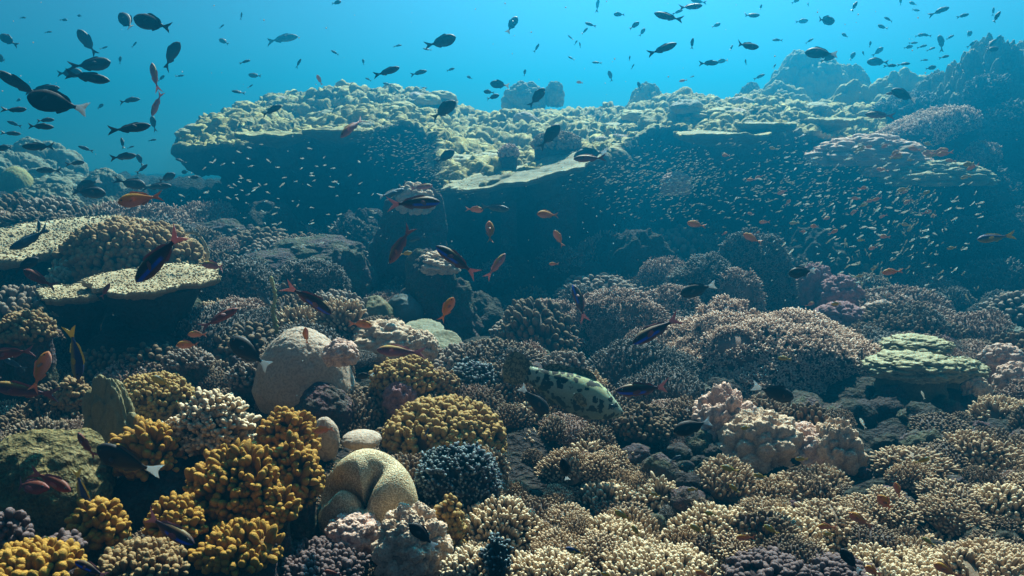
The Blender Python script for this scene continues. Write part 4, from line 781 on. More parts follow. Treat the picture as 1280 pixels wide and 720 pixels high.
# ------------------------------------------------------------------ fish
def fish_mat(name, stops, rough=.45, tail=None, stripe=None, spots=None, trans=0.0):
    """colour runs from belly to back of the body (its own pattern), with an optional flank stripe or spots"""
    m, nt, b = mat_new(name); L = nt.links.new
    tc = N(nt, "ShaderNodeTexCoord"); sp = N(nt, "ShaderNodeSeparateXYZ"); L(tc.outputs["Object"], sp.inputs[0])
    mr = N(nt, "ShaderNodeMapRange"); mr.inputs[1].default_value = -.2; mr.inputs[2].default_value = .2; L(sp.outputs[2], mr.inputs[0])
    c = ramp(nt, mr.outputs[0], stops)
    if stripe:
        col, z0, z1, x0 = stripe
        a = N(nt, "ShaderNodeMapRange"); a.inputs[1].default_value = z0; a.inputs[2].default_value = z0 + .02; L(sp.outputs[2], a.inputs[0])
        e = N(nt, "ShaderNodeMapRange"); e.inputs[1].default_value = z1 + .02; e.inputs[2].default_value = z1; L(sp.outputs[2], e.inputs[0])
        f = N(nt, "ShaderNodeMapRange"); f.inputs[1].default_value = x0; f.inputs[2].default_value = x0 + .06; L(sp.outputs[0], f.inputs[0])
        m1 = N(nt, "ShaderNodeMath", operation='MULTIPLY'); L(a.outputs[0], m1.inputs[0]); L(e.outputs[0], m1.inputs[1])
        m2 = N(nt, "ShaderNodeMath", operation='MULTIPLY'); L(m1.outputs[0], m2.inputs[0]); L(f.outputs[0], m2.inputs[1])
        c = mixc(nt, m2.outputs[0], c, col)
    if spots:
        v = N(nt, "ShaderNodeTexVoronoi", Scale=spots[1]); wn_ = N(nt, 'ShaderNodeTexNoise', Scale=spots[1] * .9, Detail=2.0); L(tc.outputs['Object'], wn_.inputs['Vector']); wm_ = N(nt, 'ShaderNodeVectorMath', operation='MULTIPLY_ADD'); wm_.inputs[1].default_value = (.07, .07, .07); L(wn_.outputs['Color'], wm_.inputs[0]); L(tc.outputs['Object'], wm_.inputs[2]); L(wm_.outputs[0], v.inputs["Vector"])
        n = N(nt, "ShaderNodeTexNoise", Scale=spots[1] * .35, Detail=3.0); L(tc.outputs["Object"], n.inputs["Vector"])
        ad = N(nt, "ShaderNodeMath", operation='ADD'); L(v.outputs["Distance"], ad.inputs[0]); L(n.outputs[0], ad.inputs[1])
        sc6 = N(nt, 'ShaderNodeMath', operation='MULTIPLY'); sc6.inputs[1].default_value = .6; L(ad.outputs[0], sc6.inputs[0])
        c = mixc(nt, ramp(nt, sc6.outputs[0], [(.585, 1.0), (.63, 0.0)]), c, spots[0])
    nz = N(nt, "ShaderNodeTexVoronoi", Scale=60.0); L(tc.outputs["Object"], nz.inputs["Vector"])
    g = nt.nodes.new("ShaderNodeMix"); g.data_type = 'RGBA'; g.blend_type = 'MULTIPLY'; g.inputs[0].default_value = .35
    L(c, g.inputs[6]); L(ramp(nt, nz.outputs["Distance"], [(0.1, 1.0), (0.7, .45)]), g.inputs[7]); L(g.outputs[2], b.inputs["Base Color"])
    b.inputs["Roughness"].default_value = rough + .12; b.inputs["Specular IOR Level"].default_value = .25
    if trans:
        t = N(nt, "ShaderNodeBsdfTranslucent"); L(g.outputs[2], t.inputs[0]); mx = N(nt, "ShaderNodeMixShader"); mx.inputs[0].default_value = trans
        L(b.outputs[0], mx.inputs[1]); L(t.outputs[0], mx.inputs[2]); L(mx.outputs[0], nt.nodes["Material Output"].inputs["Surface"])
    return m
def plain_mat(name, col, rough=.5, trans=0.0):
    m, nt, b = mat_new(name); b.inputs["Base Color"].default_value = (*col, 1); b.inputs["Roughness"].default_value = rough
    if trans:
        t = N(nt, "ShaderNodeBsdfTranslucent"); t.inputs[0].default_value = (*col, 1); mx = N(nt, "ShaderNodeMixShader"); mx.inputs[0].default_value = trans
        nt.links.new(b.outputs[0], mx.inputs[1]); nt.links.new(t.outputs[0], mx.inputs[2]); nt.links.new(mx.outputs[0], nt.nodes["Material Output"].inputs["Surface"])
    return m
FM = dict(
    black=fish_mat("black_fish_skin", [(0, (.012, .012, .016)), (1, (.022, .02, .022))]),
    dusk=fish_mat("dusky_fish_skin", [(0, (.04, .05, .06)), (.5, (.03, .035, .045)), (1, (.02, .02, .025))]),
    teal=fish_mat("teal_fish_skin", [(0, (.10, .20, .26)), (.5, (.06, .14, .2)), (1, (.05, .08, .08))]),
    stripe=fish_mat("blue_striped_skin", [(.2, (.22, .07, .08)), (.4, (.09, .032, .045)), (.62, (.05, .025, .035)), (.74, (.10, .06, .025)), (.8, (.22, .15, .05))], stripe=((.05, .11, .75), -.066, -.02, -.06)),
    maroon=fish_mat("maroon_fish_skin", [(.2, (.36, .15, .15)), (.42, (.2, .075, .11)), (.6, (.12, .045, .055)), (.76, (.30, .18, .05))]),
    pink=fish_mat("pink_brown_fish_skin", [(.2, (.70, .34, .34)), (.45, (.5, .2, .23)), (.6, (.36, .15, .12)), (.76, (.55, .36, .08))], trans=.15),
    orange=fish_mat("orange_fish_skin", [(.2, (.74, .40, .32)), (.45, (.72, .29, .14)), (.7, (.66, .30, .06)), (.85, (.55, .32, .06))], trans=.3),
    red=fish_mat("red_fish_skin", [(.2, (.32, .07, .05)), (.5, (.22, .035, .03)), (.8, (.17, .055, .03))], trans=.1),
    yellow=fish_mat("yellow_fish_skin", [(.2, (.62, .46, .10)), (.5, (.62, .42, .05)), (.75, (.38, .32, .10)), (.9, (.2, .28, .3))], trans=.3),
    yellowblue=fish_mat("yellow_blue_fish_skin", [(.15, (.42, .31, .08)), (.42, (.36, .28, .09)), (.55, (.06, .08, .2)), (.8, (.04, .05, .12))], trans=.15),
    pale=fish_mat("pale_small_fish_skin", [(0, (.85, .86, .84)), (.6, (.78, .78, .70)), (1, (.5, .48, .38))], .3, trans=.6),
    grouper=fish_mat("spotted_grouper_skin", [(.1, (.08, .11, .10)), (.35, (.11, .17, .15)), (.58, (.26, .36, .29)), (.85, (.42, .48, .25))], .6, spots=((.012, .02, .02), 19.0)),  # pale yellow-green back: light from above painted into the skin
    gfin=fish_mat("grouper_fin_skin", [(0, (.05, .06, .04)), (1, (.07, .07, .04))], .6, spots=((.2, .2, .12), 40.0), trans=.15),
    white=plain_mat("white_tail", (.62, .66, .66), .5, .5), pinktail=plain_mat("pink_tail", (.5, .24, .24), .5, .4), dark=plain_mat("dark_fin", (.025, .025, .03), .5, .1),
    orangefin=plain_mat("orange_fin", (.52, .24, .14), .5, .4), redfin=plain_mat("red_fin", (.26, .09, .10), .5, .3), yellowfin=plain_mat("yellow_fin", (.48, .37, .10), .5, .4),
    eye=plain_mat("fish_eye", (.01, .01, .012), .1), clear=plain_mat("pale_fin", (.5, .5, .46), .5, .6), tealfin=plain_mat("teal_fin", (.10, .17, .2), .5, .3),
)
T9 = [0, .03, .09, .18, .3, .44, .58, .72, .86, .96, 1.0]
SH = dict(  # upper and lower half heights and half widths at T9, in body lengths
    oval=([0, .05, .108, .152, .183, .188, .168, .124, .062, .03, .032], [0, .042, .1, .148, .18, .184, .164, .12, .062, .03, .032], [0, .03, .055, .07, .075, .072, .06, .042, .022, .012, .01]),
    slim=([0, .032, .066, .098, .118, .12, .108, .082, .048, .027, .03], [0, .026, .058, .09, .112, .115, .1, .075, .044, .026, .03], [0, .025, .045, .058, .066, .064, .055, .04, .022, .012, .01]),
    deep=([0, .04, .095, .145, .175, .178, .155, .115, .06, .03, .032], [0, .035, .085, .135, .165, .165, .14, .1, .055, .03, .032], [0, .03, .05, .066, .072, .07, .058, .04, .022, .012, .01]),
    grouper=([0, .03, .065, .112, .155, .168, .158, .13, .092, .07, .075], [0, .035, .072, .11, .145, .152, .138, .108, .078, .065, .075], [0, .04, .075, .1, .115, .115, .1, .08, .05, .035, .03]))
BL = .80
def fish_body(sh, seg=12):
    up, lo, wd = SH[sh]; v = []; n = len(T9)
    for t, a, b_, w in zip(T9, up, lo, wd):
        for i in range(seg):
            an = 2 * math.pi * i / seg; s_, c_ = math.sin(an), math.cos(an)
            v.append((.5 - t * BL, w * c_ * (abs(c_) ** -.15 if abs(c_) > 1e-6 else 1), (a if s_ > 0 else b_) * s_))
    f = [(k * seg + i, k * seg + (i + 1) % seg, (k + 1) * seg + (i + 1) % seg, (k + 1) * seg + i) for k in range(n - 1) for i in range(seg)]
    f.append(tuple((n - 1) * seg + i for i in range(seg)))
    return v, f
def fin(poly, th=.010, y=0.0, tiltv=None):
    """thin fin: a lens that is thick in the middle and sharp at its edge"""
    n = len(poly); cx = sum(p[0] for p in poly) / n; cz = sum(p[1] for p in poly) / n
    inn = [((p[0] - cx) * .6 + cx, (p[1] - cz) * .6 + cz) for p in poly]
    v = [(p[0], y, p[1]) for p in poly] + [(p[0], y + th, p[1]) for p in inn] + [(p[0], y - th, p[1]) for p in inn]
    f = []
    for i in range(n):
        j = (i + 1) % n; f += [(i, j, n + j, n + i), (j, i, 2 * n + i, 2 * n + j)]
    f += [tuple(n + i for i in range(n)), tuple(2 * n + i for i in reversed(range(n)))]
    if tiltv: v = [tuple(Vector(p) @ tiltv[0] + tiltv[1]) if False else tuple(tiltv[0] @ Vector(p) + tiltv[1]) for p in v]
    return v, f
def top_line(sh, x, lower=False):
    t = (.5 - x) / BL; return float(np.interp(t, T9, SH[sh][1 if lower else 0]))
def fish_parts(sh, tail="fork", seg=12):
    P_ = {"body": fish_body(sh, seg)}
    ends = {"fork": [(-.28, .03), (-.34, .055), (-.42, .095), (-.5, .14), (-.47, .075), (-.425, .025), (-.415, 0), (-.425, -.025), (-.47, -.075), (-.5, -.14), (-.42, -.095), (-.34, -.055), (-.28, -.03)],
            "lyre": [(-.28, .03), (-.34, .05), (-.42, .09), (-.53, .15), (-.455, .06), (-.41, .02), (-.40, 0), (-.41, -.02), (-.455, -.06), (-.53, -.15), (-.42, -.09), (-.34, -.05), (-.28, -.03)],
            "fan": [(-.28, .035), (-.36, .06), (-.44, .11), (-.50, .13), (-.46, .045), (-.45, 0), (-.46, -.045), (-.50, -.13), (-.44, -.11), (-.36, -.06), (-.28, -.035)],
            "round": [(-.28, .08), (-.38, .13), (-.46, .13), (-.5, .06), (-.505, 0), (-.5, -.06), (-.46, -.13), (-.38, -.13), (-.28, -.08)]}
    P_["tail_fin"] = fin(ends[tail], .009)
    xs = np.linspace(.24, -.22, 9); hh = [.0, .05, .06, .055, .05, .05, .06, .05, .0]; k = {"oval": .9, "slim": .7, "deep": 1.0, "grouper": 1.0}[sh]
    P_["dorsal_fin"] = fin([(x, top_line(sh, x) * .93 + h * k) for x, h in zip(xs, hh)] + [(x, top_line(sh, x) * .75) for x in xs[::-1]], .008)
    xs = np.linspace(.0, -.22, 6); hh = [.0, .06, .055, .045, .04, .0]
    P_["anal_fin"] = fin([(x, -top_line(sh, x, True) * .93 - h * k) for x, h in zip(xs, hh)] + [(x, -top_line(sh, x, True) * .75) for x in xs[::-1]], .008)
    w = float(np.interp((.5 - .24) / BL, T9, SH[sh][2])); paddle = [(.0, .0), (-.05, .035), (-.12, .045), (-.16, .02), (-.15, -.02), (-.08, -.035), (-.02, -.02)]
    for sd, nm in ((1, "pectoral_fin"), (-1, "pectoral_fin.001")):
        P_[nm] = fin(paddle, .005, 0, (Matrix.Rotation(sd * R(-32), 3, 'Z') @ Matrix.Rotation(R(18), 3, 'Y'), Vector((.22, sd * w * .92, -.03))))
    ew = float(np.interp((.5 - .395) / BL, T9, SH[sh][2]))
    for sd, nm in ((1, "eye"), (-1, "eye.001")):
        v = []; f = []
        for a in range(5):
            for b_ in range(8): v.append((.395 + .024 * math.sin(math.pi * (a + .01) / 4.02) * math.cos(2 * math.pi * b_ / 8), sd * ew * .82 + .02 * math.cos(math.pi * (a + .01) / 4.02), .03 + .024 * math.sin(math.pi * (a + .01) / 4.02) * math.sin(2 * math.pi * b_ / 8)))
        f = [(a * 8 + b_, a * 8 + (b_ + 1) % 8, (a + 1) * 8 + (b_ + 1) % 8, (a + 1) * 8 + b_) for a in range(4) for b_ in range(8)]
        P_[nm] = (v, f)
    return P_
def bent(v, bend): return [(x, y + bend * (max(0, .35 - x) ** 2), z) for x, y, z in v]
def py_mesh(name, v, f, mats, smooth=True, idx=None):
    me = bpy.data.meshes.new(name); me.from_pydata([tuple(p) for p in v], [], f)
    for m in mats: me.materials.append(m)
    if smooth: me.polygons.foreach_set("use_smooth", [True] * len(me.polygons))
    if idx: me.polygons.foreach_set("material_index", idx)
    me.update(); return me
KIND = dict(  # shape, tail, body, tail colour, fin colour, length in metres, name
    black=("oval", "fan", "black", "white", "dark", .18, "black_fish"), dark=("oval", "fork", "dusk", "dark", "dark", .17, "dark_fish"), dusk=("slim", "fork", "dusk", "dark", "dark", .15, "dusky_fish"),
    teal=("slim", "fork", "teal", "tealfin", "tealfin", .14, "teal_fish"), stripe=("slim", "lyre", "stripe", "pinktail", "redfin", .16, "striped_fish"), maroon=("slim", "lyre", "maroon", "redfin", "redfin", .14, "maroon_fish"),
    pink=("slim", "lyre", "pink", "pinktail", "pinktail", .13, "pink_fish"), orange=("deep", "lyre", "orange", "orangefin", "orangefin", .09, "orange_fish"), red=("slim", "lyre", "red", "redfin", "redfin", .12, "red_fish"),
    yellow=("deep", "fork", "yellow", "yellowfin", "yellowfin", .065, "yellow_fish"), yellowblue=("slim", "fork", "yellowblue", "yellowfin", "yellowfin", .13, "yellow_blue_fish"), pale=("slim", "fork", "pale", "clear", "clear", .04, "pale_fish"),
    grouper=("grouper", "round", "grouper", "gfin", "gfin", .5, "grouper"))
_cache = {}
def fish_data(kind, bend):
    key = (kind, bend)
    if key in _cache: return _cache[key]
    sh, tail, bm, tm, fm, ln, nm = KIND[kind]; P_ = fish_parts(sh, tail); big = {}
    for n, (v, f) in P_.items():
        m = FM[bm] if n == "body" else FM[tm] if n == "tail_fin" else FM['eye'] if n.startswith("eye") else FM[fm]
        big[n] = py_mesh(n.split(".")[0], bent(v, bend), f, [m], n == "body" or n.startswith("eye"))
    V = []; Fc = []; idx = []
    for n in ("body", "tail_fin", "dorsal_fin", "anal_fin"):
        v, f = P_[n]; Fc += [tuple(i + len(V) for i in q) for q in f]; idx += [0 if n == "body" else 1 if n == "tail_fin" else 2] * len(f); V += v
    one = py_mesh(nm, bent(V, bend), Fc, [FM[bm], FM[tm], FM[fm]], True, idx)
    _cache[key] = (big, one); return _cache[key]
def fish_matrix(px, py, d, L, ang, yaw, roll):
    """head direction 'ang' counted anticlockwise from the picture's right, 'yaw' turns the head away from (+) or to (-) the viewer"""
    c = P(px, py, d); a = R(ang); f = (CR * math.cos(a) + CU * math.sin(a)) * math.cos(yaw) + CF * math.sin(yaw)
    side = CF - f * CF.dot(f); side.normalize(); up = f.cross(side)
    if up.z < 0: side = -side; up = -up
    side, up = side * math.cos(roll) + up * math.sin(roll), up * math.cos(roll) - side * math.sin(roll)
    y = up.cross(f); sc = L * (d * math.sqrt(1 + ((px - 640) / F) ** 2) / F) / max(.45, math.cos(yaw))
    m = Matrix(((f.x, y.x, up.x), (f.y, y.y, up.y), (f.z, y.z, up.z))) * sc
    m = m.to_4x4(); m.translation = Vector(c); return m
def dcap(py): return 1.25 if py > 690 else 1.45 if py > 620 else 1.62 if py > 560 else 1.8 if py > 500 else 2.2 if py > 420 else 2.9 if py > 330 else 3.6 if py > 260 else 5.2 if py > 190 else 6.6 if py > 110 else 9.5
frng = random.Random(11)
def fish(kind, px, py, L, ang, label, d=None, group=None, yaw=None, parts=None, cat="fish", roll=None):
    ln = KIND[kind][5]; d = d or min(F * ln / L, dcap(py)); bend = frng.choice([-.35, -.15, 0.0, .2, .4]) if L > 12 else frng.choice([-.3, .25])
    yaw = frng.uniform(-.35, .35) if yaw is None else yaw; roll = frng.uniform(-.22, .22) if roll is None else roll
    big, one = fish_data(kind, bend); m = fish_matrix(px, py, d, L, ang, yaw, roll); nm = KIND[kind][6]
    if parts or (parts is None and L >= 24):
        r = root(nm, (0, 0, 0), label, cat, group); r.matrix_world = m
        for n, me in big.items(): link(n.split(".")[0], me, r)
    else:
        r = link(nm, one); r.matrix_world = m; tag(r, label, cat, group)
    return r

# the spotted grouper under the thicket
fish("grouper", 703, 487, 168, -21, "large green-white grouper with dark spots resting above the finger corals", 2.42, yaw=-.1, parts=True, cat="grouper", roll=.05)

FISH = [  # kind, px, py, length, heading, label
 # upper left, open water
 ("black", 160, 29, 33, 132, "dark white-tailed fish swimming up beside a level dark fish at the top left"),
 ("dark", 192, 30, 45, 163, "dark level fish right of the white-tailed one at the top left"),
 ("dark", 10, 50, 22, 150, "dark fish, upper of two at the left edge of the open water"), ("dark", 3, 74, 18, 160, "dark fish, lower of two at the left edge of the open water"),
 ("dark", 109, 53, 28, 122, "dark fish pointing steeply up above a trio of dark fish"), ("dark", 115, 82, 38, 13, "dark fish tilted upwards, topmost of a trio of dark fish"),
 ("dark", 86, 91, 26, 2, "dark fish with a dim pale tail at the left end of a trio"), ("dusk", 111, 97, 42, -8, "slim dark fish tilted down, lowest of a trio of dark fish"),
 ("dusk", 23, 106, 42, 146, "slim dark fish rising to the left above the big white-tailed black fish"), ("dusk", 54, 112, 32, 8, "slim faded fish just above the big white-tailed black fish"),
 ("black", 72, 129, 62, 168, "big black fish with a bright white tail at the far left of the open water"),
 ("dark", 212, 69, 36, 45, "dark fish heading up to the right alone above the orange-tinged pair"), ("pink", 192, 95, 30, 100, "orange and dark fish seen almost head-on, upper of a pair"),
 ("pink", 196, 130, 28, 250, "plump blue and pink fish seen head-on, lower of a pair"), ("dark", 191, 154, 17, 100, "small dark upright fish below the head-on pair"),
 ("dusk", 163, 161, 44, 10, "slim dark fish with a long forked tail below the head-on pair"), ("dusk", 161, 125, 22, 8, "small faded slim fish left of the head-on pair"),
 ("dusk", 154, 196, 30, 5, "slim dark fork-tailed fish over the gap of open water on the left"), ("dusk", 96, 204, 19, 5, "small dark fish just above the left reef skyline"),
 ("dusk", 178, 211, 15, 40, "small dark fish pointing up right over the left gap"), ("dark", 208, 222, 22, 20, "dark fish low in the gap of open water left of the ledge"),
 ("dark", 242, 222, 11, 10, "tiny dark round fish under the ledge's left tip"), ("dark", 165, 230, 32, -8, "dark blue-bellied fish above the orange fish on the left"),
 ("dusk", 195, 233, 32, 4, "faded slim fish behind the orange fish on the left", 5.0), ("black", 110, 231, 28, 200, "dark fish, upper of an overlapping pair above the big flat table"), ("dark", 110, 240, 34, -4, "dark fish, lower of an overlapping pair above the big flat table"),
 ("dusk", 50, 184, 32, 180, "faded slim fish in front of the flat-topped mound at the left"), ("dusk", 60, 213, 24, 180, "faded slim fish beside the smooth pale dome at the left"),
 ("dusk", 352, 48, 38, 5, "large pale hazy fish far off in the open water above the ledge's left half", 9.5),
 ("dark", 280, 52, 14, 150, "small dark oval fish left of the large hazy fish"), ("dark", 319, 95, 15, 170, "small dark round fish above the ledge's left slope"), ("dusk", 298, 115, 14, 175, "small dark fish just above the ledge's left skyline"),
 ("orange", 399, 100, 12, 110, "tiny orange fish above the ledge's left summit"), ("dusk", 339, 138, 28, 20, "dark fish in front of the ledge's left top"),
 # middle, over the ledge
 ("black", 640, 31, 25, 62, "dark upright oval fish at the top of the middle"), ("dark", 552, 53, 36, 14, "dark fork-tailed fish heading right at the top of the middle"), ("dusk", 484, 90, 32, 13, "slim dark fish, left of two level ones above the ledge"),
 ("dusk", 523, 91, 21, 12, "slim dark fish, right and smaller of two level ones above the ledge"), ("black", 625, 106, 25, 168, "dark fish with a bright white tail just above the ledge skyline"), ("dark", 616, 121, 16, 10, "dark fish on the skyline under the white-tailed one", 6.2),
 ("dark", 611, 115, 13, 170, "faded dark fish beside the white-tailed one on the skyline", 6.6), ("dark", 671, 122, 28, 48, "big dark oval fish in front of the ledge's middle skyline", 4.5), ("dark", 554, 138, 37, 32, "dark fish rising right in front of the ledge's middle top"),
 ("dark", 687, 170, 38, 50, "dark gold-backed fish rising in front of the ledge's sunlit corner"), ("pink", 440, 158, 38, 230, "colourful orange and blue fish diving in front of the ledge's left lip"), ("dark", 556, 196, 28, 30, "blue-black fish in front of the dense pale fish cloud"),
 ("maroon", 737, 198, 40, 183, "dark slim fish with a pink tail at the shaded side of the ledge's corner"), ("black", 738, 193, 42, 190, "black fish with a white tail against the shaded wall by the ledge's corner", 5.4),
 ("dusk", 828, 62, 34, 20, "dark fork-tailed fish rising right, alone under the brightest water"), ("dusk", 835, 22, 34, 160, "dark slim fish dipping right near the top right of the middle"), ("dusk", 863, 9, 30, 12, "dark fish at the top edge in the brightest water"), ("dusk", 873, 2, 18, 170, "dark fish cut by the top edge above another in the brightest water"),
 ("dark", 763, 95, 13, 110, "small dark fish above the ledge with a pale tail tip"), ("orange", 725, 103, 9, 180, "tiny orange fish just above the ledge's middle skyline"), ("orange", 854, 101, 9, 180, "tiny orange fish above the ledge's right skyline"), ("dusk", 747, 6, 15, 80, "small dark upright fish at the top edge right of the middle"),
 # upper right
 ("dusk", 933, 58, 32, 3, "slim dark fish heading right, left of the big white-tailed one on the right"), ("dusk", 886, 79, 24, 5, "dark fork-tailed fish followed by a small pale-tailed one"), ("black", 904, 76, 13, 190, "small dark pale-tailed fish close behind a fork-tailed one"),
 ("dusk", 939, 20, 21, 10, "dark fish near the top, left of a round-bodied pair"), ("dark", 1002, 27, 13, 5, "smaller dark fish left of the larger one at the top right"), ("dark", 1031, 26, 25, 5, "dark plump fish heading right at the top right"),
 ("black", 1027, 66, 34, 176, "big black oval fish with a white tail on the upper right"), ("dark", 1035, 73, 16, 20, "dim dark fish partly behind the big white-tailed one on the upper right", 6.2), ("dark", 1098, 77, 22, 178, "big round dim fish high on the right, flat in outline", 7.4),
 ("dark", 1177, 53, 17, 98, "dark upright oval fish high on the right"), ("dusk", 1176, 13, 20, 20, "dark fish near the top right corner heading up right"), ("dusk", 1238, 56, 17, 42, "dark fish rising steeply near the right edge"), ("dark", 1210, 43, 13, 30, "dark plump small fish left of the steeply rising one"),
 ("dusk", 949, 96, 14, 24, "small dark fish just above the skyline right of the bright water"), ("dark", 1098, 64, 13, 38, "small dark fish above the big round dim one"), ("dark", 1065, 71, 12, 55, "small dark upright fish right of the big white-tailed one"),
 ("black", 1130, 119, 28, 155, "black fish in front of the hazy reef shoulder on the right", 5.2), ("maroon", 1100, 144, 28, 172, "brown slim fish in front of the hazy slope on the right", 5.0), ("red", 1114, 117, 12, 185, "small reddish fish left of the black one on the right slope", 5.4),
 # left, over the reef
 ("orange", 175, 249, 44, 192, "bright orange fish with a dark belly heading left under the dark pairs"), ("teal", 40, 300, 44, 206, "dark teal fish gliding over the big flat table"), ("teal", 49, 285, 16, 95, "small teal upright fish above the gliding one over the table"),
 ("stripe", 201, 321, 84, 223, "large purple fish with a bright blue flank diving over the ragged table coral"), ("dark", 32, 331, 27, 30, "dark bluish fish in front of the big table's lower edge"), ("red", 47, 348, 42, 155, "dark red fish under the big flat table at the left"),
 ("pink", 269, 332, 38, 174, "pinkish fish with a forked tail below the wire coral"), ("teal", 327, 369, 32, -50, "teal fish nosing down beside the green whip coral"), ("stripe", 388, 373, 64, -38, "dark blue-striped fish with a pink tail diving above the sandy dome"),
 ("red", 274, 398, 46, 30, "dark red fish rising right above the orange pair"), ("orange", 247, 418, 22, 180, "small orange fish, upper of a pair in the left shade"), ("orange", 235, 431, 27, 181, "small orange fish, lower of a pair in the left shade"),
 ("black", 312, 441, 62, 146, "black fish with a white tail just left of the sandy dome"), ("orange", 382, 420, 22, 88, "small upright orange fish on the sandy dome's left side", 2.2), ("yellowblue", 97, 442, 58, 276, "yellow and blue fish hanging head down in the left shade"),
 ("orange", 51, 464, 46, 70, "orange-yellow fish pointing up at the left edge"), ("red", 15, 441, 44, 190, "dark red fish cut off by the left edge under the knobby coral"), ("red", 131, 364, 22, 50, "small dim red fish under the table shelves"), ("teal", 18, 455, 26, 150, "small dark blue fish near the left edge"),
 # middle, in front of the wall
 ("teal", 489, 243, 34, 25, "dark blue fish with a pale tail at the pinnacle's left side"), ("pink", 527, 234, 28, 10, "slim brown fish above the larger dark one at the pinnacle"), ("stripe", 518, 254, 62, 5, "dark purple fish with a pink tail crossing in front of the pinnacle"),
 ("maroon", 500, 307, 52, 238, "dark maroon fish diving left below the pinnacle"), ("teal", 521, 298, 20, 200, "small blue fish behind the maroon one below the pinnacle", 3.4), ("yellow", 508, 317, 15, 10, "small golden fish beside the maroon one's head", 3.2),
 ("orange", 593, 262, 22, -4, "small orange fish, left of an orange and teal pair"), ("teal", 619, 260, 36, -6, "slim teal fish, right of an orange and teal pair"), ("orange", 612, 290, 29, 93, "pink-orange fish pointing straight up in front of the dark wall", None, ),
 ("orange", 685, 268, 28, 180, "small brownish-orange fish heading left in front of the dark wall"), ("orange", 698, 298, 23, 120, "small curved orange fish pointing up left in front of the dark wall"), ("stripe", 571, 326, 64, 145, "dark purple gold-backed fish climbing left beside the rounded boulder"),
 ("pink", 621, 332, 38, 55, "pinkish fish climbing right beside the rounded boulder"), ("orange", 559, 387, 36, 62, "orange fish climbing right above the olive disc"), ("pink", 499, 439, 60, 178, "pink-brown fish heading left over the golden-brown knob coral"),
 ("orange", 452, 405, 28, -8, "yellow-headed fish with a pink tail above the sandy dome", 2.4), ("stripe", 724, 377, 46, 108, "dark blue curved fish standing upright over the great thicket"), ("stripe", 820, 413, 70, 208, "dark fish with a bright blue flank diving left over the great thicket"),
 ("stripe", 805, 488, 74, 180, "dark fish with a bright blue belly heading left in front of the grouper"), ("orange", 692, 330, 12, 180, "faint tiny orange fish before the dark hollow", 3.5),
 ("black", 668, 500, 52, -44, "black fish with a white tail overlapping the grouper's tail end"), ("black", 706, 588, 34, 100, "black upright fish with a white tail among the finger coral clumps"), ("black", 528, 668, 46, 140, "black fish in front of the beige cauliflower coral"),
 ("black", 866, 533, 52, 196, "black white-tailed fish at the left foot of the pink soft coral bank"), ("black", 970, 492, 50, -16, "black fish with a white tail just above the pink soft coral bank"), ("black", 872, 362, 44, 196, "black white-tailed fish at the top of the sunlit bank"), ("black", 1003, 340, 34, 188, "black white-tailed fish on the dark knoll right of the blue-grey thicket"),
 ("orange", 870, 281, 22, 165, "small orange fish above the large blue-grey thicket, left one of two"), ("orange", 939, 298, 23, 152, "small orange fish above the large blue-grey thicket, right one of two"), ("yellowblue", 1240, 298, 36, 185, "dark fish with a yellow tail alone on the far right", 3.4), ("orange", 1114, 340, 20, 185, "bright orange fish in the right-hand fish school"),
 # foreground
 ("maroon", 29, 489, 66, 168, "dark red-brown fish with a red tail above the olive-topped boulder"), ("black", 155, 578, 76, 152, "black fish with a bluish-white tail over the left hollow"), ("red", 106, 557, 34, 118, "dark red fish climbing beside the olive-topped boulder"),
 ("red", 33, 609, 62, 2, "dark red fish level under the olive-topped boulder"), ("red", 66, 601, 54, -20, "red fish with a yellowish head in front of the level dark red one", 1.5), ("yellowblue", 101, 614, 50, 282, "dark blue and yellow fish hanging head down at the left"),
 ("stripe", 210, 663, 76, -22, "dark fish with a blue streak in the middle of the yellow corals"), ("yellow", 201, 477, 25, 150, "yellow fish over the brownish-yellow knob coral"), ("orange", 405, 537, 28, 190, "orange fish between the yellow coral and the small brown dome"),
 ("stripe", 115, 711, 46, 160, "dark blue fish at the bottom edge near the yellow corner coral"), ("red", 416, 716, 24, 170, "small red fish cut by the bottom edge under the brain coral"),
 ("orange", 1108, 630, 34, 138, "orange fish climbing left, lower of a pair over the grey finger coral"), ("orange", 1122, 613, 21, 112, "orange fish, upper of a pair over the grey finger coral"), ("orange", 1074, 649, 30, 150, "orange fish above the right end of the long finger bank"), ("orange", 1032, 658, 22, 176, "orange fish over the middle of the long finger bank"),
 ("orange", 932, 672, 24, 184, "orange fish over the left part of the long finger bank"), ("orange", 1090, 713, 25, 150, "orange fish at the bottom edge, middle of three along it"), ("orange", 1182, 712, 30, 155, "orange fish at the bottom edge, rightmost of three along it"), ("orange", 878, 717, 20, 165, "orange fish at the bottom edge, leftmost of three along it"),
 ("yellow", 912, 586, 22, 165, "yellow fish under the left tuft of the soft coral bank"), ("yellow", 950, 595, 15, 170, "pale yellow fish under the middle tuft of the soft coral bank"), ("yellow", 918, 611, 16, 140, "yellow fish tilted up below the soft coral bank"), ("yellow", 964, 662, 20, 150, "yellow fish above the long finger bank next to the orange ones"),
 ("yellow", 1002, 574, 15, 180, "yellow fish in front of the right tuft of the soft coral bank"), ("yellow", 866, 612, 15, 170, "greenish fish above the small rounded finger coral"), ("yellow", 1153, 576, 17, 30, "yellow fish left of the plum-coloured coral"), ("yellow", 871, 661, 21, 150, "yellow-brown fish over the pale finger coral in the bottom middle"),
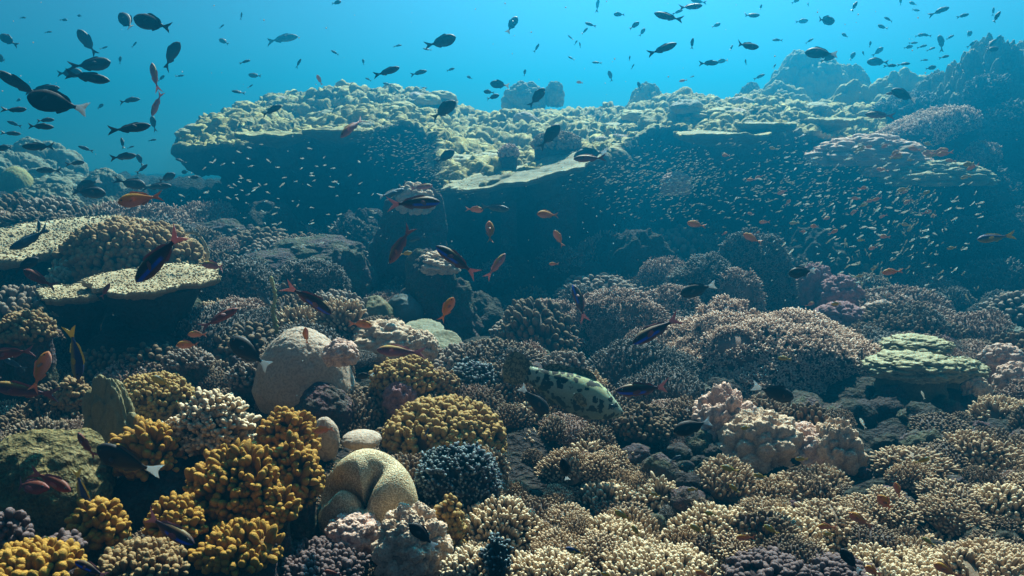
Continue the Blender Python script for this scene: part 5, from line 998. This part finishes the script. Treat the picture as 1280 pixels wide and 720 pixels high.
 ("yellow", 888, 642, 17, 165, "small yellow fish just behind the yellow-brown one over the finger coral"), ("yellow", 933, 535, 16, 178, "greenish-yellow fish against the soft coral bank"), ("yellow", 1161, 677, 15, 145, "small yellow fish above the bottom right finger mound"), ("yellow", 1037, 668, 14, 170, "small yellow fish right under the orange one over the long bank"),
 ("yellow", 778, 644, 24, 150, "yellow-brown fish, upper left of two over the wide finger bank"), ("yellow", 795, 664, 18, 125, "dark yellow fish, lower right of two over the wide finger bank"), ("yellowblue", 720, 690, 34, 152, "yellow fish with a blue back at the bottom over the finger coral"), ("yellow", 819, 618, 14, 170, "greenish fish over the finger coral right of the upright clumps"),
 ("teal", 844, 573, 17, 30, "pale teal fish at the left foot of the soft coral bank"), ("yellow", 981, 448, 15, 175, "yellow fish over the middle of the long sunlit bank"), ("yellow", 1046, 380, 13, 180, "yellow fish behind the long sunlit bank"), ("yellow", 758, 718, 16, 160, "greenish fish cut by the bottom edge in the middle"),
 ("black", 1062, 700, 36, 130, "black fish with a bluish-white tail over the brown nodular coral"), ("pale", 1078, 529, 15, 120, "white fish in the shade of the large dark rock", 2.2), ("pale", 1154, 494, 10, 110, "small white fish above the dark shaded rock on the right", 2.4), ("teal", 533, 541, 14, 60, "small greenish fish in front of the golden knob mound", 1.9),
 ("black", 456, 470, 22, 185, "small black fish with yellow fins in the shade right of the sandy dome", 2.2),
]
for k in FISH: fish(k[0], k[1], k[2], k[3], k[4], k[5], k[6] if len(k) > 6 else None)
SPECKS = dict(
    left=("small dim fish speck in the open water left of the ledge", "dim fish specks in the left open water", [(20, 138, 22, 5), (56, 150, 18, 2), (50, 158, 22, 0), (18, 155, 13, 160), (14, 167, 16, 0), (153, 179, 13, 110), (163, 184, 7, 20), (107, 186, 13, 160), (175, 200, 12, 110), (226, 201, 11, 160), (125, 133, 8, 30), (202, 98, 8, 50), (7, 185, 16, 180), (232, 215, 10, 180), (130, 60, 7, 30), (150, 75, 7, 80), (22, 125, 7, 0), (60, 40, 6, 10), (100, 20, 6, 160), (168, 56, 7, 60), (225, 95, 8, 10), (80, 25, 6, 0), (190, 175, 9, 5), (28, 22, 6, 0)]),
    mid=("small dark fish speck in the open water above the ledge", "dark fish specks above the ledge", [(306, 77, 11, 20), (373, 79, 11, 60), (419, 66, 10, 150), (277, 33, 6, 40), (302, 20, 7, 80), (313, 108, 6, 40), (420, 3, 12, 0), (563, 87, 10, 10), (534, 62, 9, 170), (497, 57, 9, 10), (671, 60, 10, 60), (656, 91, 7, 80), (774, 18, 12, 178), (738, 31, 13, 160), (731, 39, 10, 50), (793, 32, 13, 35), (803, 40, 10, 55), (714, 73, 8, 150), (746, 78, 10, 175), (799, 107, 9, 110), (720, 53, 6, 60), (713, 47, 7, 140), (725, 56, 6, 100), (454, 77, 6, 100), (460, 99, 7, 150), (484, 105, 9, 175), (530, 110, 7, 0), (587, 97, 6, 160), (787, 73, 6, 80), (791, 83, 6, 60), (847, 15, 12, 20)]),
    right=("small dark fish speck in the open water on the right", "dark fish specks in the right open water", [(914, 60, 8, 60), (1114, 82, 12, 4), (1130, 80, 12, 4), (1203, 20, 12, 15), (1215, 55, 9, 40), (1240, 62, 12, 10), (1245, 22, 14, 55), (1111, 24, 10, 160), (1103, 34, 10, 160), (1142, 4, 9, 175), (1144, 13, 9, 0), (1157, 44, 10, 170), (1150, 44, 8, 10), (1141, 54, 9, 5), (1153, 58, 9, 15), (1164, 61, 8, 20), (1135, 59, 8, 10), (1187, 47, 9, 30), (1181, 71, 10, 15), (1156, 75, 7, 5), (1163, 85, 10, 10), (1068, 8, 13, 58), (865, 55, 14, 80), (932, 78, 7, 90), (968, 83, 6, 60), (895, 32, 10, 25), (972, 50, 10, 175), (1057, 44, 9, 170), (1012, 51, 8, 30), (1248, 47, 8, 40), (1242, 14, 8, 80), (865, 96, 5, 20), (1079, 67, 5, 90), (1088, 55, 6, 80), (995, 1, 9, 30), (1010, 6, 5, 80), (1126, 2, 6, 100), (951, 9, 6, 70)]))
for nm, (lab, grp, lst) in SPECKS.items():
    for px, py, L, a in lst: fish("dusk" if (px * 7 + py) % 3 else "dark", px, py, L + 1, a, lab, min(9.0, F * .09 / L), grp, parts=False)
# orange fish among the right-hand school and by the bright plates
r_ = random.Random(77); n = 0
while n < 58:
    if n < 14: px, py, L = r_.gauss(1150, 42), r_.gauss(192, 14), r_.uniform(9, 20)
    else: px, py, L = r_.gauss(1060, 75), r_.gauss(255, 50), r_.uniform(7, 12)
    if not (890 < px < 1270 and 175 < py < 400): continue
    fish("orange" if n % 3 else "yellow", px, py, L, r_.choice([180, 200, 10, 25]) + r_.uniform(-15, 15), "small orange fish among the pale ones in front of the dark right wall" if n >= 14 else "small orange-pink fish hovering over the bright plates on the right", r_.uniform(4.6, 5.8), "orange fish in the right school" if n >= 14 else "orange fish over the right plates", parts=False); n += 1
# pale small fish in schools under the ledge
def tiny(bend):
    t = [0, .08, .25, .45, .7, .85]; hgt = [0, .07, .13, .135, .06, .028]; seg = 6; v = []
    for a, h in zip(t, hgt):
        for i in range(seg): v.append((.5 - a, h * .45 * math.cos(2 * math.pi * i / seg), h * math.sin(2 * math.pi * i / seg)))
    f = [(k * seg + i, k * seg + (i + 1) % seg, (k + 1) * seg + (i + 1) % seg, (k + 1) * seg + i) for k in range(5) for i in range(seg)]
    fv, ff = fin([(-.33, .02), (-.5, .15), (-.43, 0), (-.5, -.15), (-.33, -.02)], .01); f += [tuple(i + len(v) for i in q) for q in ff]; v += fv
    return bent(v, bend), f
TINY = [py_mesh("pale_fish", *tiny(b), [FM['pale']]) for b in (-.5, 0, .5)]; TV = [tiny(b) for b in (-.5, 0, .5)]
def school(cx, cy, rx, ry, rot, n, smin, smax, dmin, dmax, heads, seed, dense=1.0):
    r2 = random.Random(seed); out = []
    while len(out) < n:
        a, b = r2.gauss(0, .5 * dense), r2.gauss(0, .5 * dense)
        if a * a + b * b > 1: continue
        c_, s_ = math.cos(R(rot)), math.sin(R(rot)); px = cx + rx * a * c_ - ry * b * s_; py = cy + rx * a * s_ + ry * b * c_
        out.append((px, py, r2.uniform(smin, smax) * (1.25 if r2.random() < .15 else 1), r2.choice(heads) + r2.uniform(-22, 22), r2.uniform(dmin, dmax)))
    return out
SA = school(350, 258, 135, 82, 0, 115, 4, 7, 5.0, 6.2, [0, 20, 170, 190, 150], 1, 1.15)
SD = school(1075, 262, 165, 105, 12, 185, 4, 8, 4.6, 5.8, [20, 35, 55, 190, 5], 2, 1.15)
SB = school(500, 180, 70, 40, 25, 260, 2.4, 4, 6.6, 7.3, [0, 20, 180], 3) + school(560, 218, 50, 30, 15, 220, 2.4, 4, 5.6, 6.0, [0, 20, 180], 4)
SC = school(800, 225, 105, 52, 8, 520, 2.5, 4.6, 5.6, 6.2, [10, 25, 190], 5) + school(930, 240, 110, 70, 0, 300, 2.6, 4.8, 5.2, 6.4, [10, 25, 190], 6) + school(1120, 330, 110, 70, 20, 60, 4, 7, 4.2, 5.2, [40, 60, 100], 7) + school(1040, 235, 120, 60, 15, 330, 2.2, 3.8, 5.0, 6.0, [15, 30, 190], 8) + school(870, 215, 50, 30, 30, 160, 2.2, 3.6, 5.6, 6.2, [15, 30], 9) + school(1150, 265, 45, 60, 10, 150, 2.2, 4.2, 4.8, 5.6, [40, 60], 10)
fr = random.Random(4)
for lst, lab, grp in ((SA, "tiny pale fish in the loose school under the ledge's left overhang", "pale fish under the left overhang"), (SD, "tiny pale fish in the loose school before the dark right wall", "pale fish before the right wall")):
    for px, py, L, a, d in lst:
        o = link("pale_fish", TINY[fr.randrange(3)]); o.matrix_world = fish_matrix(px, py, d, L, a, fr.uniform(-.6, .6), fr.uniform(-.4, .4)); tag(o, lab, "fish", grp)
V = []; Fc = []
for px, py, L, a, d in SB + SC:
    v, f = TV[fr.randrange(3)]; m = fish_matrix(px, py, d, L, a, fr.uniform(-.6, .6), fr.uniform(-.4, .4)); Fc += [tuple(i + len(V) for i in q) for q in f]; V += [m @ Vector(p) for p in v]
tag(link("fish_school", py_mesh("fish_school", V, Fc, [FM['pale']])), "clouds of very tiny pale fish shimmering against the shaded ledge wall", "fish school", None, "stuff")

# drifting specks in the water
V = []; Fc = []; r_ = random.Random(91); v0, f0 = [(0, 0, 1), (1, 0, 0), (0, 1, 0), (-1, 0, 0), (0, -1, 0), (0, 0, -1)], [(0, 1, 2), (0, 2, 3), (0, 3, 4), (0, 4, 1), (5, 2, 1), (5, 3, 2), (5, 4, 3), (5, 1, 4)]
for k in range(520):
    d = r_.uniform(1.0, 5.0); q = P(r_.uniform(-150, 1430), r_.uniform(-60, 560), d); s_ = d / F * r_.choice([.35, .5, .6, .8, 1.1]); Fc += [tuple(i + len(V) for i in t) for t in f0]; V += [(q[0] + a * s_, q[1] + b * s_, q[2] + c * s_) for a, b, c in v0]
tag(link("plankton", py_mesh("plankton", V, Fc, [plain_mat("plankton_speck", (.55, .6, .6), .8, .6)])), "fine pale specks drifting in the water", "plankton", None, "stuff")
# ------------------------------------------------------------------ the water itself
bpy.ops.mesh.primitive_cube_add(size=1); wb = bpy.context.object; wb.name = "haze"
X0, X1, Y0, Y1, Z0, Z1 = -52.0, 52.0, -4.0, 48.0, -3.2, 6.4
wb.location = ((X0 + X1) / 2, (Y0 + Y1) / 2, (Z0 + Z1) / 2); wb.scale = (X1 - X0, Y1 - Y0, Z1 - Z0)
vm = bpy.data.materials.new("sea_water_haze"); vm.use_nodes = True; nt = vm.node_tree
for n in list(nt.nodes): nt.nodes.remove(n)
out = nt.nodes.new("ShaderNodeOutputMaterial"); pv = nt.nodes.new("ShaderNodeVolumePrincipled"); nt.links.new(pv.outputs[0], out.inputs["Volume"])
pv.inputs["Absorption Color"].default_value = (*WATER_ABS, 1); pv.inputs["Color"].default_value = (*WATER_COL, 1); pv.inputs["Density"].default_value = WATER_DENS; pv.inputs["Anisotropy"].default_value = WATER_G
for a in ("Density Attribute", "Color Attribute", "Temperature Attribute"): pv.inputs[a].default_value = ""
wb.data.materials.append(vm); wb["kind"] = "stuff"
